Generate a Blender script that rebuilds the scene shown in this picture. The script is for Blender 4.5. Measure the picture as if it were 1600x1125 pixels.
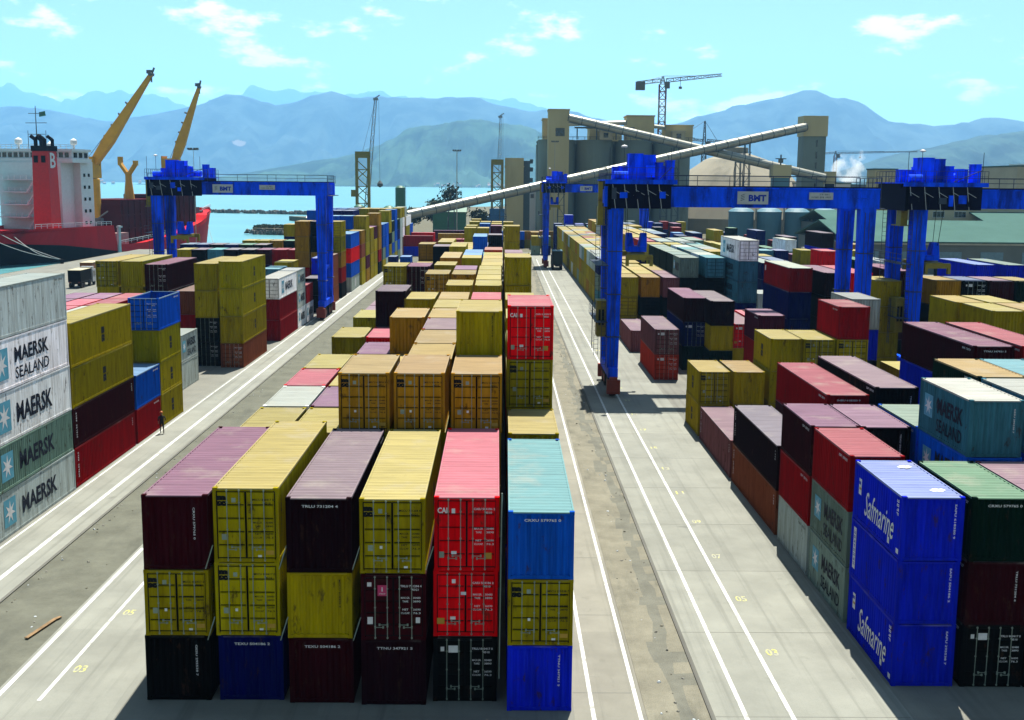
import bpy, bmesh, math, random
import numpy as np
from mathutils import Vector, Matrix, Quaternion

for o in list(bpy.data.objects):
    bpy.data.objects.remove(o)
scene = bpy.context.scene
COL = scene.collection
RAD = math.radians

# ------------------------------------------------------------------ camera
F_PX, PITCH, ROLL, YAW, CAM_H = 1790.81, 0.1534, -0.0092, 0.0107, 19.75
cam_d = bpy.data.cameras.new('camera')
cam = bpy.data.objects.new('camera', cam_d)
COL.objects.link(cam)
scene.camera = cam
fw = Vector((math.sin(YAW) * math.cos(PITCH), math.cos(YAW) * math.cos(PITCH), -math.sin(PITCH)))
rt0 = Vector((math.cos(YAW), -math.sin(YAW), 0))
dn0 = fw.cross(rt0)
rt = rt0 * math.cos(ROLL) + dn0 * math.sin(ROLL)
dn = dn0 * math.cos(ROLL) - rt0 * math.sin(ROLL)
cam.matrix_world = Matrix(((rt.x, -dn.x, -fw.x, 0), (rt.y, -dn.y, -fw.y, 0), (rt.z, -dn.z, -fw.z, CAM_H), (0, 0, 0, 1)))
cam_d.sensor_width = 36.0
cam_d.lens = F_PX / 1600 * 36.0
cam_d.clip_start = 0.5
cam_d.clip_end = 60000

# ------------------------------------------------------------------ sun, sky, exposure
SUN = Vector((0.088, 0.37, 0.92)).normalized()
SUN_EL = math.asin(SUN.z)
SUN_AZ = math.atan2(SUN.x, SUN.y)
sun_d = bpy.data.lights.new('sun', 'SUN')
sun_d.energy = 5.0
sun_d.angle = RAD(0.5)
sun_d.color = (1.0, 0.95, 0.86)
sun = bpy.data.objects.new('sun', sun_d)
COL.objects.link(sun)
sun.rotation_euler = (-SUN).to_track_quat('-Z', 'Y').to_euler()
sun.location = (0, 0, 200)

world = bpy.data.worlds.new('World')
scene.world = world
world.use_nodes = True
SKY_STRENGTH = 0.05
SKY_TINT = (0.86, 1.0, 0.90)
def build_world():
    nt = world.node_tree
    nt.nodes.clear()
    N, L = nt.nodes.new, nt.links.new
    out = N('ShaderNodeOutputWorld')
    bg = N('ShaderNodeBackground')
    sky = N('ShaderNodeTexSky')
    sky.sky_type = 'NISHITA'
    sky.sun_disc = False
    sky.sun_elevation = SUN_EL
    sky.sun_rotation = SUN_AZ
    sky.dust_density = 1.0
    sky.air_density = 1.0
    sky.ozone_density = 1.0
    tint = N('ShaderNodeMix'); tint.data_type = 'RGBA'; tint.blend_type = 'MULTIPLY'
    tint.inputs[0].default_value = 1.0
    tint.inputs[7].default_value = (*SKY_TINT, 1)
    L(sky.outputs[0], tint.inputs[6])
    # thin fair-weather clouds scattered over the whole sky: flattened noise along the direction
    geo = N('ShaderNodeTexCoord')
    mp = N('ShaderNodeMapping'); mp.inputs['Scale'].default_value = (1.0, 1.0, 2.6); mp.inputs['Location'].default_value = (0.42, 0.0, 0.33)
    L(geo.outputs['Generated'], mp.inputs[0])
    n1 = N('ShaderNodeTexNoise'); n1.inputs['Scale'].default_value = 13.0; n1.inputs['Detail'].default_value = 8; n1.inputs['Roughness'].default_value = 0.58
    L(mp.outputs[0], n1.inputs['Vector'])
    rmp = N('ShaderNodeMapRange'); rmp.inputs[1].default_value = 0.555; rmp.inputs[2].default_value = 0.66
    rmp.interpolation_type = 'SMOOTHSTEP'
    L(n1.outputs[0], rmp.inputs[0])
    mm = N('ShaderNodeMath'); mm.operation = 'MULTIPLY'; mm.inputs[1].default_value = 0.9; L(rmp.outputs[0], mm.inputs[0])
    cl = N('ShaderNodeMix'); cl.data_type = 'RGBA'
    cl.inputs[7].default_value = (13.0, 12.6, 12.4, 1)
    L(mm.outputs[0], cl.inputs[0]); L(tint.outputs[2], cl.inputs[6])
    L(cl.outputs[2], bg.inputs[0])
    bg.inputs[1].default_value = SKY_STRENGTH
    L(bg.outputs[0], out.inputs[0])
build_world()

scene.view_settings.view_transform = 'Standard'
scene.view_settings.look = 'None'
scene.view_settings.exposure = 1.5
scene.view_settings.gamma = 1.0
scene.view_settings.use_curve_mapping = False
scene.render.engine = 'CYCLES'
cy = scene.cycles
cy.use_denoising = True
cy.max_bounces = 5
cy.diffuse_bounces = 2
cy.glossy_bounces = 2
cy.transmission_bounces = 3
cy.volume_bounces = 1
cy.caustics_reflective = False
cy.caustics_refractive = False
cy.sample_clamp_indirect = 6.0

# ------------------------------------------------------------------ helpers
class MB:
    """collects polygons for one mesh"""
    def __init__(s):
        s.v, s.f, s.m = [], [], []
    def quad(s, a, b, c, d, m=0):
        n = len(s.v); s.v += [tuple(a), tuple(b), tuple(c), tuple(d)]; s.f.append((n, n+1, n+2, n+3)); s.m.append(m)
    def tri(s, a, b, c, m=0):
        n = len(s.v); s.v += [tuple(a), tuple(b), tuple(c)]; s.f.append((n, n+1, n+2)); s.m.append(m)
    def poly(s, pts, m=0):
        n = len(s.v); s.v += [tuple(p) for p in pts]; s.f.append(tuple(range(n, n+len(pts)))); s.m.append(m)
    def box(s, x0, x1, y0, y1, z0, z1, m=0):
        n = len(s.v)
        s.v += [(x0,y0,z0),(x1,y0,z0),(x1,y1,z0),(x0,y1,z0),(x0,y0,z1),(x1,y0,z1),(x1,y1,z1),(x0,y1,z1)]
        for f in ((0,3,2,1),(4,5,6,7),(0,1,5,4),(1,2,6,5),(2,3,7,6),(3,0,4,7)):
            s.f.append(tuple(n+i for i in f)); s.m.append(m)
        return s
    def cbox(s, c, sz, m=0):
        return s.box(c[0]-sz[0]/2, c[0]+sz[0]/2, c[1]-sz[1]/2, c[1]+sz[1]/2, c[2]-sz[2]/2, c[2]+sz[2]/2, m)
    def loft(s, ra, rb, m=0, caps=True):
        n = len(s.v); k = len(ra); s.v += [tuple(p) for p in ra] + [tuple(p) for p in rb]
        for i in range(k):
            j = (i+1) % k; s.f.append((n+i, n+j, n+k+j, n+k+i)); s.m.append(m)
        if caps:
            s.f.append(tuple(n+i for i in reversed(range(k)))); s.m.append(m)
            s.f.append(tuple(n+k+i for i in range(k))); s.m.append(m)
        return s
    def bar(s, a, b, r, r2=None, sides=6, m=0, rot=0.0):
        a, b = Vector(a), Vector(b); d = (b-a)
        if d.length < 1e-6: return s
        d.normalize()
        up = Vector((0,0,1)) if abs(d.z) < 0.95 else Vector((0,1,0))
        u = d.cross(up).normalized(); w = d.cross(u).normalized()
        r2 = r if r2 is None else r2
        ra = []; rb = []
        for i in range(sides):
            t = 2*math.pi*(i+0.5)/sides + rot
            e = u*math.cos(t) + w*math.sin(t)
            ra.append(a+e*r); rb.append(b+e*r2)
        return s.loft(ra, rb, m)
    def path(s, pts, r, sides=5, m=0):
        for a, b in zip(pts[:-1], pts[1:]): s.bar(a, b, r, None, sides, m)
        return s
    def lathe(s, c, prof, n=24, m=0):
        rings = []
        for r, z in prof:
            base = len(s.v)
            for i in range(n):
                t = 2*math.pi*i/n
                s.v.append((c[0]+r*math.cos(t), c[1]+r*math.sin(t), c[2]+z))
            rings.append(base)
        for p, q in zip(rings[:-1], rings[1:]):
            for i in range(n):
                j = (i+1) % n; s.f.append((p+i, p+j, q+j, q+i)); s.m.append(m)
        s.f.append(tuple(rings[-1]+i for i in range(n))); s.m.append(m)
        return s
    def mesh(s, name, mats, smooth=False):
        me = bpy.data.meshes.new(name)
        me.from_pydata(s.v, [], s.f)
        for mt in (mats if isinstance(mats, (list, tuple)) else [mats]): me.materials.append(mt)
        if any(s.m): me.polygons.foreach_set('material_index', s.m)
        if smooth: me.polygons.foreach_set('use_smooth', [True]*len(me.polygons))
        me.update()
        return me

def link(name, data, parent=None, loc=(0,0,0), rot=(0,0,0), scale=None, color=None):
    o = bpy.data.objects.new(name, data)
    COL.objects.link(o)
    if parent is not None: o.parent = parent
    o.location = loc; o.rotation_euler = rot
    if scale is not None: o.scale = scale
    if color is not None: o.color = (*color, 1)
    if name in ('stencil_marks', 'band', 'stiffener'): o['kind'] = 'stuff'
    return o
def part(name, mb, mats, parent, **kw):
    return link(name, mb.mesh(name, mats, kw.pop('smooth', False)), parent, **kw)
def tag(o, label=None, cat=None, group=None, kind=None):
    if label: o['label'] = label
    if cat: o['category'] = cat
    if group: o['group'] = group
    if kind: o['kind'] = kind
    return o
def thing(name, label, cat, loc=(0,0,0), rotz=0.0, group=None):
    o = link(name, None, None, loc, (0,0,rotz))
    return tag(o, label, cat, group)

# ------------------------------------------------------------------ materials
MATS = {}
ALBEDO_SCALE = 0.50      # plain, concrete and dirt colours are scaled by this to suit the exposure
def scaled_col(c): return tuple(q*ALBEDO_SCALE for q in c)
def nodes_of(name):
    m = bpy.data.materials.new(name); m.use_nodes = True
    nt = m.node_tree; b = nt.nodes['Principled BSDF']
    return m, nt, b
def tex(nt, scale, detail=4, rough=0.55, coord='Object', stretch=None):
    tc = nt.nodes.new('ShaderNodeTexCoord'); n = nt.nodes.new('ShaderNodeTexNoise')
    n.inputs['Scale'].default_value = scale; n.inputs['Detail'].default_value = detail; n.inputs['Roughness'].default_value = rough
    if coord == 'World':
        g = nt.nodes.new('ShaderNodeNewGeometry'); src = g.outputs['Position']
    else: src = tc.outputs[coord]
    if stretch:
        mp = nt.nodes.new('ShaderNodeMapping'); mp.inputs['Scale'].default_value = stretch
        nt.links.new(src, mp.inputs[0]); src = mp.outputs[0]
    nt.links.new(src, n.inputs['Vector'])
    return n
def mixc(nt, fac, a, b, blend='MIX'):
    x = nt.nodes.new('ShaderNodeMix'); x.data_type = 'RGBA'; x.blend_type = blend
    for sock, v in ((x.inputs[0], fac), (x.inputs[6], a), (x.inputs[7], b)):
        if hasattr(v, 'is_output') or isinstance(v, bpy.types.NodeSocket): nt.links.new(v, sock)
        elif isinstance(v, (int, float)): sock.default_value = v
        else: sock.default_value = (*v[:3], 1)
    return x.outputs[2]
def ramp(nt, val, lo, hi, smooth=True):
    r = nt.nodes.new('ShaderNodeMapRange'); r.inputs[1].default_value = lo; r.inputs[2].default_value = hi
    if smooth: r.interpolation_type = 'SMOOTHSTEP'
    nt.links.new(val, r.inputs[0]); return r.outputs[0]
def mul(nt, a, b):
    x = nt.nodes.new('ShaderNodeMath'); x.operation = 'MULTIPLY'
    for s, v in ((x.inputs[0], a), (x.inputs[1], b)):
        if isinstance(v, (int, float)): s.default_value = v
        else: nt.links.new(v, s)
    return x.outputs[0]
def bump(nt, b, h, strength=0.3, dist=0.02):
    bp = nt.nodes.new('ShaderNodeBump'); bp.inputs['Strength'].default_value = strength; bp.inputs['Distance'].default_value = dist
    nt.links.new(h, bp.inputs['Height']); nt.links.new(bp.outputs[0], b.inputs['Normal'])

def plain(name, col, rough=0.6, metal=0.0, var=0.15, scale=1.5, spec=0.3, dirt=None, dirt_lo=0.55, dirt_hi=0.75, stretch=None):
    if name in MATS: return MATS[name]
    col = scaled_col(col); dirt = scaled_col(dirt) if dirt else None
    m, nt, b = nodes_of(name)
    n = tex(nt, scale, 5, 0.6, 'World', stretch)
    lo = tuple(max(0, c*(1-var)) for c in col); hi = tuple(min(1, c*(1+var)) for c in col)
    c = mixc(nt, ramp(nt, n.outputs[0], 0.3, 0.7, False), lo, hi)
    if dirt:
        n2 = tex(nt, scale*0.6, 6, 0.65, 'World', stretch)
        c = mixc(nt, ramp(nt, n2.outputs[0], dirt_lo, dirt_hi), c, dirt)
    nt.links.new(c, b.inputs['Base Color'])
    b.inputs['Roughness'].default_value = rough; b.inputs['Metallic'].default_value = metal
    b.inputs['Specular IOR Level'].default_value = spec
    MATS[name] = m
    return m

def paint_material(name, source, roof):
    """container paint; the colour is the object's own paint colour (object colour, object property or painted attribute)"""
    m, nt, b = nodes_of(name)
    if source == 'object':
        oi = nt.nodes.new('ShaderNodeObjectInfo'); base = oi.outputs['Color']
    else:
        at = nt.nodes.new('ShaderNodeAttribute'); at.attribute_type = 'OBJECT' if source == 'prop' else 'GEOMETRY'
        at.attribute_name = 'roof_color' if source == 'prop' else 'paint'; base = at.outputs['Color']
    if roof:
        n = tex(nt, 1.0, 6, 0.65, 'World', (0.35, 3.0, 1.0))
        c = mixc(nt, ramp(nt, n.outputs[0], 0.35, 0.70, False), base, (0.70, 0.70, 0.71), 'MULTIPLY')
        n2 = tex(nt, 0.5, 5, 0.6, 'World')
        c = mixc(nt, mul(nt, ramp(nt, n2.outputs[0], 0.50, 0.75), 0.40), c, (0.23, 0.21, 0.17))
        n4 = tex(nt, 1.7, 7, 0.75, 'World')
        c = mixc(nt, mul(nt, ramp(nt, n4.outputs[0], 0.64, 0.72), 0.55), c, (0.11, 0.07, 0.04))
        b.inputs['Roughness'].default_value = 0.75; b.inputs['Specular IOR Level'].default_value = 0.1
    else:
        n = tex(nt, 1.0, 6, 0.65, 'World', (2.2, 2.2, 0.30))
        c = mixc(nt, ramp(nt, n.outputs[0], 0.36, 0.68, False), base, (0.62, 0.59, 0.56), 'MULTIPLY')
        n3 = tex(nt, 1.0, 3, 0.5, 'World', (9.0, 9.0, 0.5))
        c = mixc(nt, mul(nt, ramp(nt, n3.outputs[0], 0.50, 0.66), 0.32), c, (0.45, 0.42, 0.40), 'MULTIPLY')
        n2 = tex(nt, 2.3, 7, 0.7, 'World', (1.0, 1.0, 0.45))
        c = mixc(nt, mul(nt, ramp(nt, n2.outputs[0], 0.57, 0.68), 0.75), c, (0.035, 0.016, 0.009))
        b.inputs['Roughness'].default_value = 0.75; b.inputs['Specular IOR Level'].default_value = 0.015
    nt.links.new(c, b.inputs['Base Color'])
    return m
M_PAINT = paint_material('container_paint', 'object', False)
M_ROOF = paint_material('container_roof_paint', 'object', True)
M_ROOFP = paint_material('container_roof_paint_whole', 'prop', True)
M_SPAINT = paint_material('stacked_paint', 'attr', False)
M_SROOF = paint_material('stacked_roof_paint', 'attr', True)
M_BAR = plain('galvanised_bar', (0.34, 0.42, 0.34), 0.5, 0.3, 0.2, 3)
M_WHITE = plain('white_marking', (1.0, 1.0, 1.0), 0.6, var=0.12, scale=4, spec=0.05)
M_BLACKM = plain('black_marking', (0.012, 0.013, 0.016), 0.6, var=0.2, scale=4, spec=0.05)
M_NAVYM = plain('dark_lettering', (0.015, 0.022, 0.045), 0.6, var=0.2, scale=4, spec=0.05)
M_LBLUE = plain('pale_blue_panel', (0.16, 0.50, 0.66), 0.6, var=0.12, scale=3, spec=0.05)
M_YMARK = plain('yellow_sticker', (0.62, 0.36, 0.03), 0.6)
M_PINKM = plain('pink_sticker', (0.70, 0.03, 0.16), 0.6)
M_BLUEM = plain('blue_lettering', (0.02, 0.06, 0.55), 0.6, spec=0.05)
M_RUBBER_SHADE = plain('rubber_and_groove_shade', (0.008, 0.008, 0.008), 0.9, spec=0.05)
M_WOOD = plain('container_floor_wood', (0.10, 0.06, 0.035), 0.85)

# ------------------------------------------------------------------ the ground
def concrete(name, col, crack=0.0, stain=0.35, joint=None):
    col = scaled_col(col)
    m, nt, b = nodes_of(name)
    n = tex(nt, 0.35, 8, 0.62, 'World')
    c = mixc(nt, ramp(nt, n.outputs[0], 0.30, 0.70, False), tuple(x*0.80 for x in col), tuple(min(1, x*1.10) for x in col))
    n2 = tex(nt, 0.9, 6, 0.7, 'World', (1.4, 0.35, 1))
    c = mixc(nt, mul(nt, ramp(nt, n2.outputs[0], 0.58, 0.74), stain), c, tuple(x*0.45 for x in col))
    # each cast slab has its own shade
    gp = nt.nodes.new('ShaderNodeNewGeometry'); vm = nt.nodes.new('ShaderNodeVectorMath'); vm.operation = 'MULTIPLY_ADD'
    vm.inputs[1].default_value = (1/7.45, 1/8.2, 0); vm.inputs[2].default_value = (-8.15/7.45+.001, -24/8.2, 0); nt.links.new(gp.outputs['Position'], vm.inputs[0])
    fl = nt.nodes.new('ShaderNodeVectorMath'); fl.operation = 'FLOOR'; nt.links.new(vm.outputs[0], fl.inputs[0])
    wn = nt.nodes.new('ShaderNodeTexWhiteNoise'); wn.noise_dimensions = '3D'; nt.links.new(fl.outputs[0], wn.inputs['Vector'])
    c = mixc(nt, mul(nt, wn.outputs['Value'], 0.45), c, (0.72, 0.72, 0.73), 'MULTIPLY')
    n7 = tex(nt, 0.6, 9, 0.75, 'World')
    c = mixc(nt, mul(nt, ramp(nt, n7.outputs[0], 0.60, 0.66), 0.30), c, tuple(x*0.5 for x in col))
    n3 = tex(nt, 14, 4, 0.7, 'World')
    c = mixc(nt, mul(nt, ramp(nt, n3.outputs[0], 0.35, 0.7, False), 0.18), c, tuple(x*0.5 for x in col))
    n6 = tex(nt, 1.0, 5, 0.6, 'World', (1.6, 0.03, 1))
    c = mixc(nt, mul(nt, ramp(nt, n6.outputs[0], 0.50, 0.68), 0.55), c, tuple(x*0.5 for x in col))
    n5 = tex(nt, 0.22, 3, 0.5, 'World')
    c = mixc(nt, mul(nt, ramp(nt, n5.outputs[0], 0.70, 0.74), 0.5), c, (0.05, 0.052, 0.05))
    nt.links.new(c, b.inputs['Base Color'])
    b.inputs['Roughness'].default_value = 0.88; b.inputs['Specular IOR Level'].default_value = 0.2
    bump(nt, b, n3.outputs[0], 0.25, 0.02)
    MATS[name] = m
    return m
M_CONC = concrete('road_concrete', (0.365, 0.375, 0.32), stain=0.25)
M_YARD = concrete('yard_concrete', (0.29, 0.29, 0.245))
M_STRIP = concrete('strip_concrete', (0.36, 0.35, 0.285), stain=0.35)
M_LINE = plain('road_paint_white', (0.74, 0.76, 0.72), 0.7, var=0.12, scale=2.5, dirt=(0.40, 0.40, 0.36), dirt_lo=0.50, dirt_hi=0.68)
M_YLINE = plain('road_paint_yellow', (0.66, 0.64, 0.14), 0.7, var=0.15, scale=3, dirt=(0.42, 0.42, 0.34), dirt_lo=0.38, dirt_hi=0.60)
def dirt_mat(name, col, dark):
    col = scaled_col(col); dark = scaled_col(dark)
    m, nt, b = nodes_of(name)
    n = tex(nt, 0.5, 9, 0.7, 'World')
    c = mixc(nt, ramp(nt, n.outputs[0], 0.32, 0.68, False), tuple(x*0.72 for x in col), tuple(x*1.15 for x in col))
    n2 = tex(nt, 0.28, 6, 0.6, 'World', (2.2, 0.5, 1))
    c = mixc(nt, mul(nt, ramp(nt, n2.outputs[0], 0.52, 0.72), 0.6), c, dark)
    n3 = tex(nt, 22, 3, 0.7, 'World')
    c = mixc(nt, mul(nt, ramp(nt, n3.outputs[0], 0.45, 0.75, False), 0.45), c, tuple(x*0.4 for x in col))
    nt.links.new(c, b.inputs['Base Color'])
    b.inputs['Roughness'].default_value = 0.95; b.inputs['Specular IOR Level'].default_value = 0.1
    bump(nt, b, n3.outputs[0], 0.6, 0.05)
    return m
M_DIRT = dirt_mat('dusty_gravel', (0.20, 0.205, 0.16), (0.115, 0.12, 0.098))
M_MUD = dirt_mat('dried_mud', (0.31, 0.295, 0.225), (0.10, 0.105, 0.085))
M_LAND = dirt_mat('coastal_scrub', (0.20, 0.19, 0.13), (0.07, 0.09, 0.045))

def sheet(name, x0, x1, y0, y1, z, mat, label=None):
    mb = MB(); mb.quad((x0,y0,z),(x1,y0,z),(x1,y1,z),(x0,y1,z))
    o = link(name, mb.mesh(name, mat)); o['kind'] = 'structure'
    return o

def build_ground():
    # yard and coast: one polygon with the shore line
    pts = [(-104,-60),(900,-60),(9000,1500),(9000,5200),(2600,5200),(900,3600),(300,2300),(90,1300),(20,1000),(-70,900),(-64,640),(-120,655),(-112,640),
           (-62,560),(-66,505),(-106,494),(-104,484),(-68,470),(-72,380),(-84,336),(-104,318)]
    bm = bmesh.new(); vs = [bm.verts.new((x,y,0)) for x,y in pts]; f = bm.faces.new(vs)
    r = bmesh.ops.extrude_face_region(bm, geom=[f])
    bmesh.ops.translate(bm, vec=(0,0,-4), verts=[v for v in r['geom'] if isinstance(v, bmesh.types.BMVert)])
    bmesh.ops.recalc_face_normals(bm, faces=bm.faces)
    me = bpy.data.meshes.new('ground'); bm.to_mesh(me); me.materials.append(M_LAND)
    o = link('ground', me); o['kind'] = 'structure'
    sheet('yard_pavement', -103.5, 200, -40, 330, 0.004, M_YARD)
    # water: one sheet to the far shore
    mb = MB(); n = 24
    m, nt, b = nodes_of('sea_water')
    nz = tex(nt, 0.02, 3, 0.5, 'World')
    c = mixc(nt, ramp(nt, nz.outputs[0], 0.3, 0.7), (0.045, 0.165, 0.185), (0.058, 0.195, 0.21))
    nt.links.new(c, b.inputs['Base Color']); b.inputs['Roughness'].default_value = 0.32; b.inputs['Specular IOR Level'].default_value = 0.35
    w = tex(nt, 0.35, 5, 0.6, 'World', (1.0, 2.0, 1)); bump(nt, b, w.outputs[0], 0.35, 0.3)
    o = sheet('sea', -13500, 13500, -400, 22500, -2.5, m)
    # right hand lane: concrete road with kerb, gutter strip and painted lines
    sheet('road', 8.15, 15.6, 20, 330, 0.010, M_CONC)
    mb = MB(); mb.box(7.98, 8.15, 20, 330, -0.02, 0.10); o = part('kerb', mb, concrete('kerb_concrete', (0.20,0.20,0.17)), None); o['kind'] = 'structure'
    sheet('painted_line', 9.26, 9.44, 20, 300, 0.016, M_LINE)
    sheet('painted_line', 11.02, 11.20, 20, 300, 0.016, M_LINE)
    sheet('pavement_strip', 2.9, 5.62, 20, 330, 0.010, M_STRIP)
    sheet('painted_line', 3.54, 3.70, 20, 180, 0.016, M_LINE)
    sheet('painted_line', 5.30, 5.46, 20, 210, 0.016, M_LINE)
    # shallow gutter between strip and road: a dished, uneven mud bed
    rnd = random.Random(5)
    mb = MB(); ys = [20 + i*1.1 for i in range(255)]
    prof = [(5.62, 0.012), (5.9, 0.0), (6.3, -0.03), (6.75, -0.07), (7.05, -0.17), (7.35, -0.16), (7.6, -0.06), (7.98, 0.02)]
    rows = []
    for y in ys:
        dx = 0.18*math.sin(y*0.11) + 0.12*math.sin(y*0.37+1)
        row = []
        for k, (x, z) in enumerate(prof):
            e = 0 if k in (0, len(prof)-1) else 1
            row.append((x + e*(dx*(1 if 2 < k < 7 else .4) + rnd.uniform(-.11,.11)), y, z + e*rnd.uniform(-.02,.025) + 0.19))
        rows.append(row)
    # set the mud at ground level by sinking the yard below it: bed sits in a raised bank 0.19 m high at most
    for a, b2 in zip(rows[:-1], rows[1:]):
        for k in range(len(prof)-1):
            q = [a[k], a[k+1], b2[k+1], b2[k]]
            mb.quad(*[(p[0], p[1], max(p[2]-0.17, 0.008) if k not in (3,4,5) else max(p[2]-0.17, 0.008)) for p in q], m=1 if (k in (4, 5) or (k in (3, 6) and rnd.random() < .3)) and rnd.random() < .93 else 0)
    o = part('gutter_bed', mb, [M_MUD, dirt_mat('wet_gutter_mud', (0.235,0.235,0.19), (0.11,0.115,0.10))], None); o['kind'] = 'structure'
    # left: gravel strip, paved strip with white lines, crane track beside the left stacks
    sheet('gravel_strip', -23.4, -19.5, 20, 330, 0.008, M_DIRT)
    sheet('pavement_strip', -19.5, -14.2, 20, 62, 0.010, M_CONC)
    sheet('painted_line', -19.36, -19.16, 20, 60, 0.016, M_LINE)
    sheet('painted_line', -17.62, -17.46, 41.5, 58, 0.016, M_LINE)
    sheet('crane_track', -27.15, -23.4, 20, 345, 0.010, M_CONC)
    sheet('painted_line', -24.98, -24.72, 20, 345, 0.016, M_LINE)
    sheet('painted_line', -26.95, -26.82, 20, 345, 0.016, M_LINE)
    mb = MB(); mb.box(-23.52, -23.36, 20, 345, -0.02, 0.07); o = part('kerb', mb, MATS['kerb_concrete'], None); o['kind'] = 'structure'
    # expansion joints in the road
    mb = MB(); y = 24
    while y < 200:
        mb.box(8.2, 15.55, y-.02, y+.02, 0.004, 0.014); mb.box(2.95, 5.25, y+2-.02, y+2+.02, 0.004, 0.014); y += 8.2
    o = part('road_joint', mb, plain('joint_tar', (0.20,0.20,0.17), 0.9), None); o['kind'] = 'structure'
build_ground()

# ------------------------------------------------------------------ haze
HAZE = 0.00006
def build_haze():
    mb = MB(); mb.box(-14000, 14000, -900, 23000, -6.0, 1750)
    m = bpy.data.materials.new('haze_air'); m.use_nodes = True; nt = m.node_tree; nt.nodes.clear()
    out = nt.nodes.new('ShaderNodeOutputMaterial'); v = nt.nodes.new('ShaderNodeVolumePrincipled')
    v.inputs['Color'].default_value = (0.27, 0.60, 1.0, 1); v.inputs['Density'].default_value = HAZE
    v.inputs['Anisotropy'].default_value = 0.2
    nt.links.new(v.outputs[0], out.inputs['Volume'])
    o = part('haze', mb, m, None); tag(o, 'thin blue haze over the harbour and bay', 'haze', kind='stuff')
build_haze()

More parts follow.
